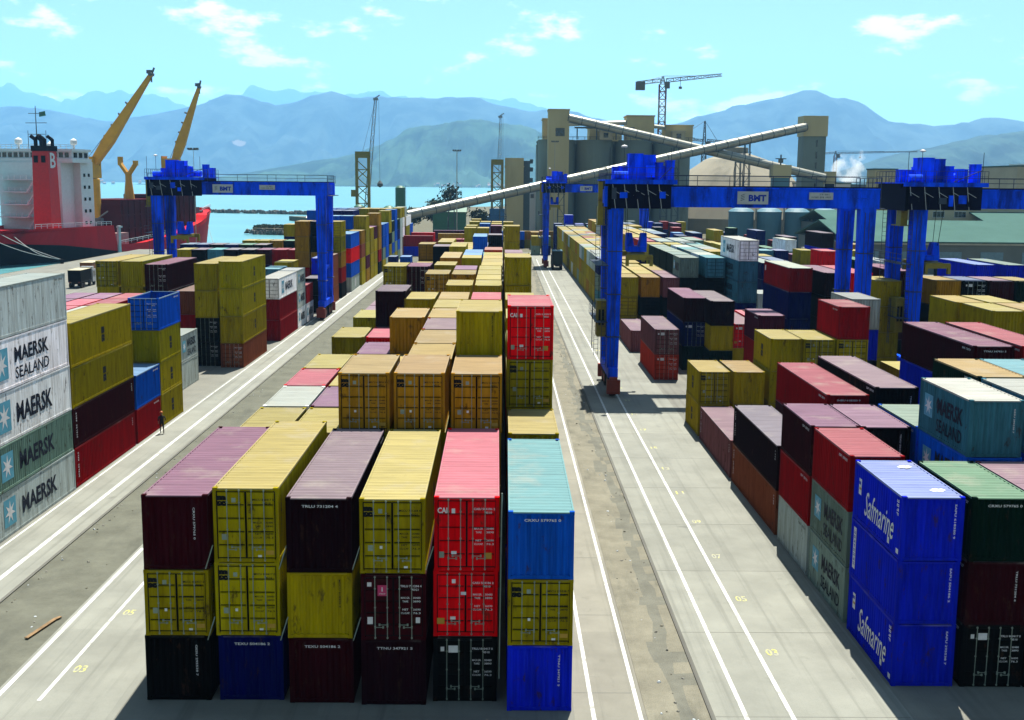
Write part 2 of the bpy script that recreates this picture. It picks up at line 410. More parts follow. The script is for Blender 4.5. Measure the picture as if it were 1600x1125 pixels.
# ------------------------------------------------------------------ mountains
def ranges():
    def ridge(name, pts, D, depth, col, seed, foot=-4, rough=0.13):
        """pts: bearing offset (metres right per metre ahead) and height above sea; D: distance"""
        rnd = random.Random(seed)
        xs = [p[0]*D for p in pts]; zs = [p[1] for p in pts]
        n = 260; x0, x1 = xs[0], xs[-1]
        rowsN = 26
        from mathutils import noise
        mb = MB(); V = []
        for j in range(rowsN+1):
            t = j/rowsN                           # 0 foot in front, 0.7 crest, 1 back
            for i in range(n+1):
                x = x0 + (x1-x0)*i/n
                h = float(np.interp(x, xs, zs))
                crest = 0.68
                if t <= crest: k = (t/crest)**1.15
                else: k = 1 - 0.5*((t-crest)/(1-crest))
                nz = noise.fractal(Vector((x/depth*2.2, t*3.2, seed)), 0.9, 2.1, 6)
                rid = noise.fractal(Vector((x/depth*7.0+7, t*1.3, seed+3)), 0.75, 2.2, 6)
                bell = math.sin(min(1, t/crest)*math.pi)
                z = foot + (h-foot)*k - h*rough*(abs(rid)*3.2*bell - 0.5*bell) + h*rough*nz*1.6*bell + h*0.06*rid*k
                if j == 0: z = foot
                V.append((x, D + depth*(t-crest) + depth*0.10*nz*bell, z))
        mb.v = V; w = n+1
        for j in range(rowsN):
            for i in range(n):
                mb.f.append((j*w+i, j*w+i+1, (j+1)*w+i+1, (j+1)*w+i)); mb.m.append(0)
        m, nt, b = nodes_of(name+'_scrub')
        n1 = tex(nt, 0.004, 8, 0.65, 'World'); n2 = tex(nt, 0.02, 6, 0.7, 'World')
        c = mixc(nt, ramp(nt, n1.outputs[0], 0.38, 0.62), tuple(q*.35 for q in col), tuple(min(1, q*1.1) for q in col))
        c = mixc(nt, mul(nt, ramp(nt, n2.outputs[0], 0.5, 0.75), 0.5), c, tuple(q*0.5 for q in col))
        if name == 'mid_range':       # bare pale quarry face on the slope
            gp = nt.nodes.new('ShaderNodeNewGeometry'); vm = nt.nodes.new('ShaderNodeVectorMath'); vm.operation = 'MULTIPLY_ADD'
            vm.inputs[1].default_value = (1/80, 1/120, 1/38); vm.inputs[2].default_value = (2108/80, -9400/120, -318/38); nt.links.new(gp.outputs['Position'], vm.inputs[0])
            ln = nt.nodes.new('ShaderNodeVectorMath'); ln.operation = 'LENGTH'; nt.links.new(vm.outputs[0], ln.inputs[0])
            nq = tex(nt, 0.022, 6, 0.75, 'World'); ad = nt.nodes.new('ShaderNodeMath'); ad.operation = 'ADD'; nt.links.new(ln.outputs['Value'], ad.inputs[0]); nt.links.new(nq.outputs[0], ad.inputs[1])
            c = mixc(nt, ramp(nt, ad.outputs[0], 1.30, 1.10), c, (0.13, 0.11, 0.10))
        nt.links.new(c, b.inputs['Base Color']); b.inputs['Roughness'].default_value = 0.95; b.inputs['Specular IOR Level'].default_value = 0.05
        o = part('mountain_range', mb, m, None, smooth=True); o['kind'] = 'structure'
        return o
    def px(lst, D):      # (bearing, elevation) pairs to slope and height
        return [((x-783.0)/1790.0, (285.5-(x-783)*0.0092 - y)/1790.0*D + CAM_H) for x, y in lst]
    g = (0.035, 0.055, 0.030)
    near = [(300,292),(400,275),(470,262),(530,252),(600,228),(640,205),(690,193),(740,189),(790,194),(850,205),(900,240),(960,262),(1040,285)]
    ridge('near_hill', px(near, 6000), 6000, 1500, (0.030,0.060,0.034), 3)
    nearr = [(1180,290),(1260,276),(1330,250),(1400,228),(1470,212),(1540,196),(1600,186),(1700,170),(1900,165),(2100,190)]
    ridge('right_hill', px(nearr, 6000), 6000, 1800, (0.028,0.050,0.036), 8)
    mid = [(-500,240),(-300,205),(-150,190),(-40,182),(0,181),(40,181),(90,186),(130,195),(180,200),(235,194),(300,176),(360,160),(400,163),(440,169),(480,160),(515,152),(560,157),(620,156),(680,157),(720,154),(770,164),(840,172),(880,176),
           (960,186),(1040,190),(1080,178),(1120,166),(1180,150),(1225,140),(1250,135),(1275,136),(1300,146),(1335,156),(1370,178),(1420,184),(1480,180),(1530,170),(1565,172),(1620,180),(1750,188),(2000,200),(2300,230)]
    ridge('mid_range', px(mid, 10500), 10500, 3000, (0.030,0.045,0.040), 12)
    far = [(-500,180),(-250,165),(-100,160),(-20,153),(30,152),(70,160),(110,172),(160,158),(210,156),(260,162),(300,176),(350,170),(395,150),(415,144),(440,150),(500,151),(560,154),(600,149),(640,156),(700,160),(760,156),(830,163),(900,190),(1000,220)]
    ridge('far_range', px(far, 21000), 21000, 2500, (0.03,0.04,0.04), 21, rough=0.06)
build_mountains = ranges
build_mountains()

# ------------------------------------------------------------------ containers
CW = 2.438
L20, L40 = 6.058, 12.192
H_STD, H_HC = 2.591, 2.896
# code: (paint, roof paint, colour word)
COLS = {
 'y': ((0.2912, 0.2296, 0.0017), (0.235, 0.196, 0.074), 'mustard yellow'),
 'o': ((0.3024, 0.1512, 0.0056), (0.226, 0.170, 0.078), 'ochre'),
 'm': ((0.026, 0.0015, 0.003), (0.144, 0.077, 0.109), 'dark maroon'),
 'p': ((0.1904, 0.0694, 0.0739), (0.165, 0.113, 0.131), 'dusty mauve brown'),
 'q': ((0.010, 0.0015, 0.003), (0.131, 0.103, 0.117), 'blackish maroon'),
 'r': ((0.2352, 0.0022, 0.0034), (0.204, 0.070, 0.080), 'dark red'),
 'c': ((0.7392, 0.0011, 0.0034), (0.287, 0.091, 0.109), 'bright red'),
 'a': ((0.3584, 0.0246, 0.0067), (0.226, 0.113, 0.091), 'orange red'),
 'h': ((0.1792, 0.0504, 0.0202), (0.157, 0.109, 0.091), 'rust brown'),
 'b': ((0.0034, 0.0134, 0.5152), (0.131, 0.165, 0.313), 'royal blue'),
 'u': ((0.0034, 0.0784, 0.4928), (0.104, 0.183, 0.287), 'mid blue'),
 'n': ((0.0022, 0.0045, 0.0840), (0.113, 0.139, 0.191), 'navy'),
 'k': ((0.002, 0.002, 0.002), (0.139, 0.122, 0.135), 'black'),
 't': ((0.050, 0.175, 0.235), (0.104, 0.209, 0.226), 'light blue'),
 'd': ((0.001, 0.010, 0.006), (0.096, 0.161, 0.109), 'dark green'),
 'g': ((0.1568, 0.2296, 0.1848), (0.148, 0.187, 0.161), 'grey green'),
 's': ((0.4032, 0.4704, 0.4368), (0.191, 0.213, 0.200), 'pale grey'),
 'w': ((0.8960, 0.9000, 0.9000), (0.261, 0.270, 0.244), 'white'),
 'v': ((0.0560, 0.0067, 0.0202), (0.157, 0.091, 0.131), 'purple maroon'),
}
def wall_paint(c):
    return COLS[c][0]
BOXES = []          # every container of the yard
def S(block, x, y, L, spec, rot=False):
    """one stack: left edge x, front edge y, tiers from the ground up; token = colour, front (D doors, E ribbed end), flags, :mark"""
    z = 0.0
    for i, tk in enumerate(spec.split()):
        mark = None
        if ':' in tk: tk, mark = tk.split(':', 1)
        c, fr, fl = tk[0], tk[1], tk[2:]
        h = H_HC if 'h' in fl.split('/')[0] else H_STD
        BOXES.append(dict(block=block, x=x, y=y, L=L, z=z, h=h, c=c, front=fr, fl=fl, mark=mark, tier=i, ntier=len(spec.split()), rot=rot))
        z += h + 0.012
# ---- left block: crane side stacks (right edge x = -27.25)
XL = -29.69
def lay_left():
    B = 'left'
    S(B, XL, 59.7, L40, 'sEf:mk gE:mk wEhf:mk wEhf:ms sEhf')
    S(B, XL-2.75, 59.4, L40, 'sE wE gE sE sEh')
    S(B, XL-5.5, 62.0, L40, 'sE wE gE tEh tEh')
    S(B, XL, 72.15, L40, 'rE:bar mE:bar yE:msc yEh:msc')
    S(B, XL, 84.9, L20, 'rE uE')
    S(B, XL, 91.2, L20, 'yE:msc yE:msc yE:msc uDo')
    S(B, -32.5, 107.2, L20, 'sEf sE:ms')
    S(B, XL, 120.9, L40, 'hD yEh:msc yEh:msc yEh:msc')
    S(B, -32.5, 121.8, L40, 'kD kD yEh yEh')
    S(B, -38.4, 124.2, L40, 'hD hE kD mDh')
    S(B, -42.5, 128.6, L40, 'oE oE yE yEh')
    S(B, -45.25, 128.6, L40, 'kE kE yE yDh')
    S(B, -35.4, 124.6, L40, 'kE rE hE')
    for i, (y, r) in enumerate(((103.0, 'vcw'), (109.4, 'vcr'), (115.8, 'vvr'))):
        for k, c in enumerate(r):
            S(B, -45.2 + 2.7*(2-k if False else k) , y, L20, f'rE mE {"tcw"[0] if (i==0 and k==0) else c}E')
    S(B, -36.6, 92.5, L40, 'wE sE wE')
    S(B, -33.4, 84.5, L40, 'sE wE tE')
    S(B, -39.6, 86.0, L40, 'sE tE tE')
    S(B, XL-.1, 141.7, L40, 'rE rE wDf:mk')
    S(B, XL-.1, 154.6, L20, 'wE:mk sE:mk sE:mk')
    S(B, XL-.1, 161.2, L20, 'wE:mk rE')
    S(B, XL-3, 141.7, L40, 'rE mE')
    S(B, XL-3, 157, L20, 'kE wE tD')
    S(B, XL-3, 166, L20, 'kE rE yEh')
    S(B, XL, 173.5, L20, 'kE kD')
    S(B, XL, 180.3, L20, 'rE gE:disc bE')
    S(B, XL, 187.0, L20, 'hE hE hE')
    S(B, XL+.2, 195.3, L20, 'kE rE oD yD:msc yD:msc')
    S(B, XL-2.5, 195.3, L20, 'kE rE oD kD kD')
    S(B, XL-5.2, 195.3, L20, 'kE rE oD oE oE')
    S(B, XL+.4, 206.6, L40, 'sE:disc uE cE uDo')
    S(B, XL+.6, 220.5, L20, 'yE yE hE oE')
    S(B, XL+.7, 227.3, L20, 'oE vE yE yE yE')
    S(B, XL-2, 227.3, L20, 'oE vE yE yE uE'); S(B, XL-4.7, 227.3, L20, 'oE vE yE yE uE')
    S(B, XL+.8, 234.2, L20, 'yE yE yE yE'); S(B, XL+.8, 241, L20, 'yE yE yE vE')
    S(B, XL+1, 247.6, L20, 'kE rE oE oE oE')
    rnd = random.Random(41)
    y = 254.5
    seq = ['yE gE uE:disc uE', 'sE uE:disc uE uE', 'yE yE kE yE yE', 'gE uE gE dE', 'yE gE uE uE uE', 'gE uE nE dE', 'sE sE sE sE yE', 'hE hE wE wE yE', 'kE hE hE yE sE', 'hE uE sE sE', 'uE nE uE wE', 'hE nE uE']
    for s in seq:
        S(B, XL+1.2, y, L20, s); y += 7.4
    # the rows behind, out to the quay
    cols = 'ynnktkqmm'
    for k in range(8):
        S(B, -56.3 + 2.72*k, 199.4 + 0.3*k, L20, f'{rnd.choice("krmn")}E {rnd.choice("krmn")}E {["yD","kD","tD","kD","kD","mE","rE","rD"][k]}:bar')
    S(B, -34.4, 204, L40, 'kE rE oE')
    for k in range(6): S(B, -60.2 + 2.75*k, 216.5, L20, f'kE nE {"nnkndk"[k]}E')
    for k in range(7): S(B, -52 + 2.75*k, 232, L20, f'kE {"yyoydks"[k]}E {"yyodyks"[k]}E')
    for k in range(6): S(B, -47 + 2.75*k, 250, L20, f'nE kE {"nykyyo"[k]}E {"yokyyo"[k]}E')
    for k in range(6): S(B, -45 + 2.75*k, 268, L40, f'nE nE {"nubnyy"[k]}E {"nubuyo"[k]}E' + (' ' + 'uunnoy'[k] + 'E' if k < 4 else ''))
    for k in range(6): S(B, -44 + 2.75*k, 290, L40, f'nE oE yE {"unybdy"[k]}E {"uunyoy"[k]}E')
    for k in range(6): S(B, -42 + 2.75*k, 315, L40, f'nE oE yE {"odybdw"[k]}E')
lay_left()

def lay_centre():
    B = 'centre'
    XA = [-13.41, -10.67, -7.92, -5.18, -2.44, 0.37]  # ground tier of most front stacks coded darker: shade put into the paint
    S(B, XA[0], 41.65, L40, 'kE:vt yD mEh:vt')
    S(B, XA[1], 41.65, L40, 'nE:ht yDh yDh')
    S(B, XA[2], 41.4, L40, 'mE:ht yE qEh:ht')
    S(B, XA[3], 41.3, L40, 'qE:ht mD:pk yDh')
    S(B, XA[4], 41.65, L40, 'kD:lb cD:ex cDh:cai')
    S(B, XA[5], 40.83, L40, 'bE:vt yD uE:ht/t')
    X = [-12.75, -10.12, -7.75, -5.05, -2.36, 0.42]
    y0, st = 54.15, 6.4
    T = {
     0: ['yE yE yE', 'yE yE yE', 'mE yE yE oDh', 'kE yE yE oDh', 'rE yE yE oDh', 'bE yE yE'],
     1: ['yE rE wE', 'rE mE vE', 'yE yE yE', 'yE yE yE oE', 'yE rE yE yE yE:vb', 'kE rE yE yD cDh:cai'],
     2: ['yE rE cE', 'rE mE yE', 'yE yE yE', 'yE yE yE oE', 'yE rE yE yE', 'kE rE yE yE'],
     3: ['yE rE yE', 'rE mE yE', 'yE yE yE', 'yE yE yE a2', 'yE rE yE yE', 'kE rE yE'],
     4: ['yE kE', 'rE mE vE', 'yE yE oE oE', 'yE yE yE oE', 'yE rE yE yE', 'kE rE yE yE'],
     5: ['yE rE yEh', 'rE mE cEh', 'yE yE yE', 'yE yE yE yE', 'yE rE yE', 'kE rE yE'],
     6: ['yE kE', 'rE mE qEh qEh', 'yE yE yE yE', 'yE yE yE oD', 'yE rE yE cE', 'kE rE yE yE'],
     7: ['yE rE yEh', 'rE mE yE', 'yE yE yE', 'yE yE yE', 'yE rE yE', 'kE rE yE'],
     8: ['yE rE pE', 'rE mE yE', 'yE yE yE', 'yE yE yE yE', 'yE rE yE yE', 'kE rE yE yE yE'],
     9: ['yE rE pE', 'rE mE yE', 'yE yE yE', 'yE yE yE', 'yE rE yE yE', 'kE rE yE yE'],
     10: ['yE rE yE', 'rE mE yE', 'yE yE yE oD', 'yE yE yE oE', 'yE rE yE yE', 'kE rE yE oE'],
     11: ['yE rE yE yDh', 'rE mE yE mDh', 'yE yE yE', 'yE yE yE vE', 'yE rE yE yE', 'kE rE yE oE'],
     12: ['yE rE yE', 'rE mE yE', 'yE yE yE yD', 'yE yE yE', 'yE rE yE yE', 'kE rE yE oE'],
     13: ['yE rE yE', 'rE mE yE', 'yE yE yE', 'yE yE yE', 'yE rE yE yE', 'kE rE yE hE'],
     14: ['yE rE yE', 'rE mE yE', 'yE yE yE oD', 'yE yE yE yD', 'yE rE yE yE', 'kE rE yE pE'],
     15: ['kE', 'rE', 'yE yE yE oE', 'yE yE yE uE', 'yE rE yE yE', 'kE rE yE pE'],
     16: ['kE', 'rE', 'yE yE yE', 'yE yE yE uE', 'yE rE yE aEh', 'kE rE yE pE'],
     17: ['kE', 'rE', 'yE yE yE', 'yE yE dE', 'yE rE yE aE', 'kE rE yE'],
     18: ['yE rE yE', 'rE mE kE kD', 'yE yE yE yE', 'dE dE dE', 'yE rE yE', 'kE rE yE'],
     19: ['yE rE oE oD', 'rE mE kE', 'yE yE yE yE', 'yE dE dE', 'yE rE yE', 'kE rE yE'],
     20: ['yE rE yE', 'rE yE yE yE', 'yE mE mE', 'yE yE tE', 'yE rE yE', 'kE rE yE yE yE'],
     21: ['yE rE vE', 'rE yE yE yE', 'yE mE qE', 'yE yE tE', 'yE rE yE', 'kE rE yE yE'],
     22: ['yE rE vE', 'rE vE vE', 'yE yE yE', 'yE yE tE', 'yE rE yE', 'kE rE yE'],
     23: ['yE rE vE', 'rE vE vE', 'yE yE yE', 'yE gE tE uE', 'yE rE mE kEh', 'kE rE yE yE'],
     24: ['yE rE vE', 'rE vE vE', 'yE yE yE', 'yE gE tE uE', 'yE rE yE', 'kE rE yE'],
     25: ['yE rE vE', 'rE vE pE', 'yE yE yE', 'yE yE yE', 'yE rE gE', 'kE rE yE'],
     26: ['nD', 'uD', 'yE yE yE', 'yE yE nE', 'yE rE gD', 'kE rE yE'],
     27: ['yE', 'nE', 'yE vE yE', 'yE yE nE', 'yE rE gD', 'kE rE yE'],
     29: ['yE oE', 'vE vE', 'yE vE yE yE', 'yE yE yE yE', 'yE rE sE', 'kE rE yE yE'],
     31: ['rE', 'vE vE', 'yE yE yE yE', 'yE yE yE', 'yE rE pE vE', 'kE rE yE yE'],
     33: ['rE', 'rE', 'yE vE yE', 'yE yE tE uE', 'yE yE yE yE', 'kE yE yE'],
     35: ['rE rE', 'rE cE', 'vE vE yE yE', 'yE yE yE yE', 'yE yE yE yE', 'kE yE yE yE'],
     38: ['rE rE', 'rE rE', 'vE yE yE yE', 'yE kE kE', 'yE kE yE', 'kE yE yE'],
    }
    for i, row in T.items():
        for k, s in enumerate(row):
            s = s.replace('a2', 'aE/p')
            S(B, X[k] + (0.0 if i < 12 else 0.15), y0 + st*i, L20, s)
    # long boxes lying across, at the far end of the block
    S(B, -30.5, 309, L40, 'bE rEh', True); S(B, -42, 332, L40, 'nE mE', True); S(B, -31.5, 336, L40, 'mE cE', True); S(B, -18, 330, L40, 'yE oE', True)
    S(B, -33, 300, L20, 'gE oE', True); S(B, -20.5, 352, L40, 'rE vE', True); S(B, -5, 350, L40, 'nE uE', True); S(B, 6, 352, L40, 'yE oE', True)
    S(B, -30, 262, L20, 'nD') ; S(B, -26.6, 266, L20, 'nD:vt'); S(B, -23.3, 266, L20, 'uE')
    S(B, 8.5, 318, L20, 'gE yD'); S(B, 11.4, 318, L20, 'nE gE'); S(B, 12.0, 355, L20, 'yE vE'); S(B, 9.0, 345, L20, 'gE oE')
lay_centre()

def lay_right():
    B = 'right'
    X = [15.75, 18.45, 21.0, 23.8, 26.45, 29.0, 31.6]
    S(B, X[0], 43.1, L20, 'bE:sf/v bE:vs bE:sf'); S(B, X[1], 43.1, L20, 'kD:lb mE:vt dE:ht'); S(B, X[2], 43.1, L20, 'kE kE pE'); S(B, X[3], 43.1, L20, 'kE rE vE')
    S(B, X[0], 49.9, L20, 'gEf:ms gE:ms rE'); S(B, X[1], 49.9, L20, 'kE mE'); S(B, X[2]-.1, 49.75, L20, 'kE uE uE:ms tE:ms/w'); S(B, X[3]+.1, 49.75, L20, 'kE uE uE tE/w')
    S(B, X[0], 56.3, L20, 'sEf rE mE'); S(B, X[1]-.2, 56.2, L20, 'kE mE kE:vt/v'); S(B, X[2], 56.3, L20, 'kE kE uE/g'); S(B, X[3]+.1, 56.2, L20, 'kE dE uE dE/o'); S(B, X[4], 56.2, L20, 'kE dE uE tE')
    S(B, X[0], 63.05, L40, 'hE:bar qE:bar/k'); S(B, X[1]+.5, 65.0, L40, 'kE mE rE:ht'); S(B, X[2]+.5, 64.2, L40, 'kE kEh kEh/p')
    S(B, 28.2, 67.3, L40, 'kE bE bE mE:ht'); S(B, 31.2, 67.3, L40, 'kE bE bE rE')
    S(B, X[0], 75.9, L40, 'pE:bar')
    S(B, X[0], 88.9, L20, 'yE:msc yD:msc'); S(B, X[1], 88.9, L20, 'yE yE/o')
    S(B, X[2]+.35, 89.2, L20, 'yE yE yE:msc'); S(B, X[3]+.1, 89.0, L20, 'yE yE yD'); S(B, X[4]+.05, 89.0, L20, 'oE oE yD rE'); S(B, 29.4, 95.4, L20, 'kE kE bE sE')
    S(B, 32.0, 89.0, L20, 'kE yE')
    # second group beyond the crane foot
    S(B, X[0], 115.2, L40, 'aD:lb pD:lb'); S(B, 15.5, 134.6, L40, 'pE')
    S(B, 19.55, 121.6, L40, 'dE nD:lb mE:ht'); S(B, X[2]+.9, 118.4, L40, 'dE yE qE'); S(B, 24.75, 120.3, L40, 'yE cD:lb/p')
    S(B, 27.6, 122, L40, 'kE cE'); S(B, 24.0, 105.5, L20, 'yE rE vE'); S(B, 28.4, 127.9, L20, 'kE wE')
    S(B, 31.0, 122.5, L40, 'bE nEh:lgo nEh rE:tg/w'); 
    S(B, 35.3, 124.2, L40, 'kE kE kE qE/p'); S(B, 38.0, 124.2, L40, 'kE nE kE cE')
    S(B, 29.5, 141.9, L40, 'kE nE:kw tE:ms tE:ms wD:mk'); S(B, 34.9, 154.3, L20, 'kE sE:mk')
    for k in range(3):
        for j in range(4):
            c = ['yyyo', 'oyyy', 'ppoy'][k][j]
            S(B, 15.45 + 2.85*k, 148.4 + 6.4*j, L20, f'yE {"yDkDkD"[2*k:2*k+2] if j == 0 else "yE"} {c}E')
    S(B, 23.2, 148.2, L20, 'kE kE kE gE:mk/g'); S(B, 26.65, 148.4, L20, 'kE kE kD tD'); 
    for j in range(1, 5): S(B, 23.2, 148.2 + 6.4*j, L20, 'kE dE kE dE/g'); S(B, 26.65, 148.4+6.4*j, L20, 'kE kE kE ' + 'wgtw'[j-1] + 'E'); S(B, 29.6, 156+6.4*j, L20, 'kE kE kE ' + 'ysgt'[j-1] + 'E')
    S(B, 23.4, 181, L20, 'yE yE yE yD'); S(B, 26.3, 181, L20, 'yE yE yE yE'); S(B, 29.3, 184, L20, 'yE gE yE sE')
    S(B, 23.2, 190, L40, 'oE oE rE rE'); S(B, 26.2, 190, L40, 'oE oE oE sE'); S(B, 29.2, 192, L40, 'oE gE sE sE'); S(B, 32, 195, L40, 'kE gE sE gE')
    for j in range(8):
        S(B, 23.2, 204 + 13*j, L40, 'oE oE yE ' + 'yoyyosyo'[j] + 'E'); S(B, 26.2, 204 + 13*j, L40, 'oE oE yE ' + 'oyysyoyw'[j] + 'E')
        if j % 3: S(B, 29.2, 206 + 13*j, L40, 'oE nE yE ' + 'ynskynts'[j] + 'E')
    # the long wall of yellow boxes along the road
    seqa = ['gg', 'yy', 'yy', 'oy', 'yy', 'yy', 'yo', 'gy', 'yy', 'yy', 'sy', 'yy', 'yy', 'yo', 'yy', 'yy', 'yy', 'yy', 'yy', 'yy', 'yy']
    for j, cc in enumerate(seqa):
        yy = 184.5 + 6.6*j
        S(B, 15.75, yy, L20, f'{"t" if j == 0 else cc[0]}E {cc[1]}E {"nsssygsyoyyysyoysyoyy"[j]}E')
        S(B, 18.55, yy, L20, f'yE yE {"oppyssyoysyrysoyysoyy"[j]}E'); 
        if j not in (3, 4, 5): S(B, 20.95, yy, L20, f'yE yE {"nmssyyoyrysoyysrysyoy"[j]}E')
    S(B, 18.9, 158+18, L20, 'yE kE yE'); S(B, 18.8, 150+26, L20, 'kE') if False else None
lay_right()

def lay_far_right():
    B = 'far right'
    S(B, 37.7, 86.9, L20, 'yE yE yE yE'); S(B, 40.4, 86.9, L20, 'yE yE yE oE'); S(B, 37.5, 93.3, L20, 'yE yE yE yE'); S(B, 40.2, 93.3, L20, 'yE yE yE yE'); S(B, 43, 88, L20, 'kE kE kE yE'); S(B, 45.7, 88, L20, 'kE rE kE')
    S(B, 37.7, 114.2, L20, 'yE yE yE yE')
    S(B, 44.0, 115, L20, 'yE yE kE oE'); S(B, 46.7, 115, L20, 'kE mE kE kD:lb/n'); S(B, 49.4, 115, L20, 'kE kE mE mE/p'); S(B, 52.1, 115, L20, 'kE kE dE dE/o'); S(B, 54.8, 115, L20, 'kE mE')
    S(B, 44.0, 128, L40, 'kE mE kE mE'); S(B, 47, 128, L40, 'kE mE kE'); S(B, 50, 128, L40, 'yE kE oE')
    S(B, 58.0, 139.5, L40, 'bE bE bE bE:lb'); S(B, 61.8, 139.5, L40, 'bE bE bE bE/g'); S(B, 65, 139.5, L40, 'kE nE bE')
    S(B, 46.5, 166, L20, 'kE kE nE cE'); S(B, 49.3, 168, L20, 'kE kE kE'); S(B, 40.6, 178, L40, 'kE nE:kw nE/s'); S(B, 43.5, 182, L40, 'kE kE nE/s')
    S(B, 42.5, 214, L20, 'kE yE yD'); S(B, 45.3, 214, L20, 'kE yE kD/y'); S(B, 48, 212, L20, 'kE tE tE'); S(B, 50.8, 212, L20, 'kE nE nE'); S(B, 44, 228, L40, 'kE kE yE')
    S(B, 62.0, 222, L40, 'kE nE bE qEh:lb'); S(B, 56, 214, L20, 'kE yE yE'); S(B, 65, 214, L20, 'yE yE yE'); S(B, 59, 206, L20, 'kE bE bE'); S(B, 62, 204, L20, 'kE bE'); 
    S(B, 47, 152, L20, 'kE rE kE'); S(B, 50, 150, L20, 'kE dE nE'); S(B, 44, 196, L20, 'kE nE yE'); S(B, 41.5, 150, L40, 'kE rE pE/c'); S(B, 44.5, 154, L20, 'kE tE sE')
    S(B, 58, 186, L40, 'dE dE dE'); S(B, 61, 184, L40, 'kE kE sE'); S(B, 64, 184, L40, 'kE tE')
    rnd = random.Random(77)
    # mixed stacks towards the warehouses and the silos
    for k in range(8):
        for j in range(9):
            y = 236 + 17*j + rnd.uniform(-2, 2); x = 36 + 5.2*k + rnd.uniform(-.5, .5) + (j % 2)*1.6
            if x > 74 or (j > 2 and rnd.random() < 0.22): continue
            n = rnd.choice((1, 2, 2, 3)) if k % 2 else rnd.choice((2, 2, 3))
            cs = [rnd.choice('nnbkuyyosrdtgwvn') for _ in range(n)]
            S(B, x, y, rnd.choice((L20, L20, L40)), ' '.join(c + rnd.choice('DEE') for c in cs))
    for k in range(5): S(B, 66 + 3.1*k, 168 + 2*k, L40, ' '.join(rnd.choice('nbknsd') + 'E' for _ in range(2 + (k % 2))))
    for k in range(6): S(B, 15.6 + 3*k, 326 + (k % 3)*3, L20, ' '.join(rnd.choice('nbnsn') + 'E' for _ in range(2)) + f' {"nsntrn"[k]}E')
    for k in range(5): S(B, 16 + 3.2*k, 345, L20, ' '.join(rnd.choice('nbn') + 'E' for _ in range(3)) + (' bE' if k == 1 else ''))
lay_far_right()

# ---- which of them the photograph shows, and how large (for choosing detail only)
def visible_sizes():
    GW, GH = 640, 450
    sc = GW/1600.0
    zb = np.full((GH, GW), 1e9); ib = np.full((GH, GW), -1, int)
    O = np.array([0, 0, CAM_H]); FW, RT, DN = np.array(fw), np.array(rt), np.array(dn)
    for i, b in enumerate(BOXES):
        lx, ly = (b['L'], CW) if b['rot'] else (CW, b['L'])
        x0, x1, y0, y1, z0, z1 = b['x'], b['x']+lx, b['y'], b['y']+ly, b['z'], b['z']+b['h']
        faces = [[(x0,y0,z0),(x1,y0,z0),(x1,y0,z1),(x0,y0,z1)], [(x0,y0,z1),(x1,y0,z1),(x1,y1,z1),(x0,y1,z1)]]
        if x0 > 0: faces.append([(x0,y0,z0),(x0,y1,z0),(x0,y1,z1),(x0,y0,z1)])
        if x1 < 0: faces.append([(x1,y0,z0),(x1,y1,z0),(x1,y1,z1),(x1,y0,z1)])
        for f in faces:
            p = np.array(f) - O; D = p @ FW; u = (800 + F_PX*(p @ RT)/D)*sc; v = (562.5 + F_PX*(p @ DN)/D)*sc
            a0, a1 = int(max(0, u.min())), int(min(GW-1, u.max()+1)); c0, c1 = int(max(0, v.min())), int(min(GH-1, v.max()+1))
            if a1 <= a0 or c1 <= c0: continue
            gx, gy = np.meshgrid(np.arange(a0, a1+1)+.5, np.arange(c0, c1+1)+.5)
            ins = np.ones_like(gx, bool); sg = 0
            for k in range(4):
                e = (u[(k+1) % 4]-u[k])*(gy-v[k]) - (v[(k+1) % 4]-v[k])*(gx-u[k])
                if sg == 0: sg = 1 if np.sum((u*np.roll(v,-1) - np.roll(u,-1)*v)) > 0 else -1
                ins &= (e*sg >= 0)
            # plane depth: 1/D is linear on screen
            A = np.c_[u, v, np.ones(4)]; co = np.linalg.lstsq(A, 1/D, rcond=None)[0]
            dep = 1/np.maximum(co[0]*gx + co[1]*gy + co[2], 1e-6)
            sub = zb[c0:c1+1, a0:a1+1]; si = ib[c0:c1+1, a0:a1+1]
            w = ins & (dep < sub)
            sub[w] = dep[w]; si[w] = i
    return np.bincount(ib[ib >= 0], minlength=len(BOXES))
VIS = visible_sizes()
order = sorted(range(len(BOXES)), key=lambda i: -VIS[i])
KEEP = set([i for i in order if VIS[i] >= 6][:296])
print('containers', len(BOXES), 'visible', int((VIS > 0).sum()), 'kept', len(KEEP), 'smallest', VIS[order[min(295, len(order)-1)]])

# ---- meshes shared by alike containers
CACHE = {}
def cached(key, fn):
    if key not in CACHE: CACHE[key] = fn()
    return CACHE[key]
def frame_mesh(L, H):
    mb = MB(); w = CW/2; l = L/2
    for sx in (-1, 1):
        for sy in (-1, 1):
            x0 = sx*w; y0 = sy*l
            mb.box(min(x0, x0-sx*.13), max(x0, x0-sx*.13), min(y0, y0-sy*.15), max(y0, y0-sy*.15), .115, H-.115)
            for z in (0, H-.118):
                c = ((x0-sx*.087), (y0-sy*.087), z+.059)
                mb.cbox(c, (.178+.006, .178+.006, .118))
        xa, xb = sorted((sx*w, sx*(w-.06)))
        mb.box(xa, xb, -l+.17, l-.17, 0.02, 0.17); mb.box(xa, xb, -l+.17, l-.17, H-.10, H-.015, 1)
    for sy in (-1, 1):
        ya, yb = sorted((sy*l, sy*(l-.10)))
        mb.box(-w+.17, w-.17, ya, yb, 0.015, 0.16); mb.box(-w+.17, w-.17, ya, yb, H-.13, H-.07); mb.box(-w+.17, w-.17, ya, yb, H-.07, H-.02, 1)
    return mb.mesh('frame', [M_PAINT, M_ROOFP])
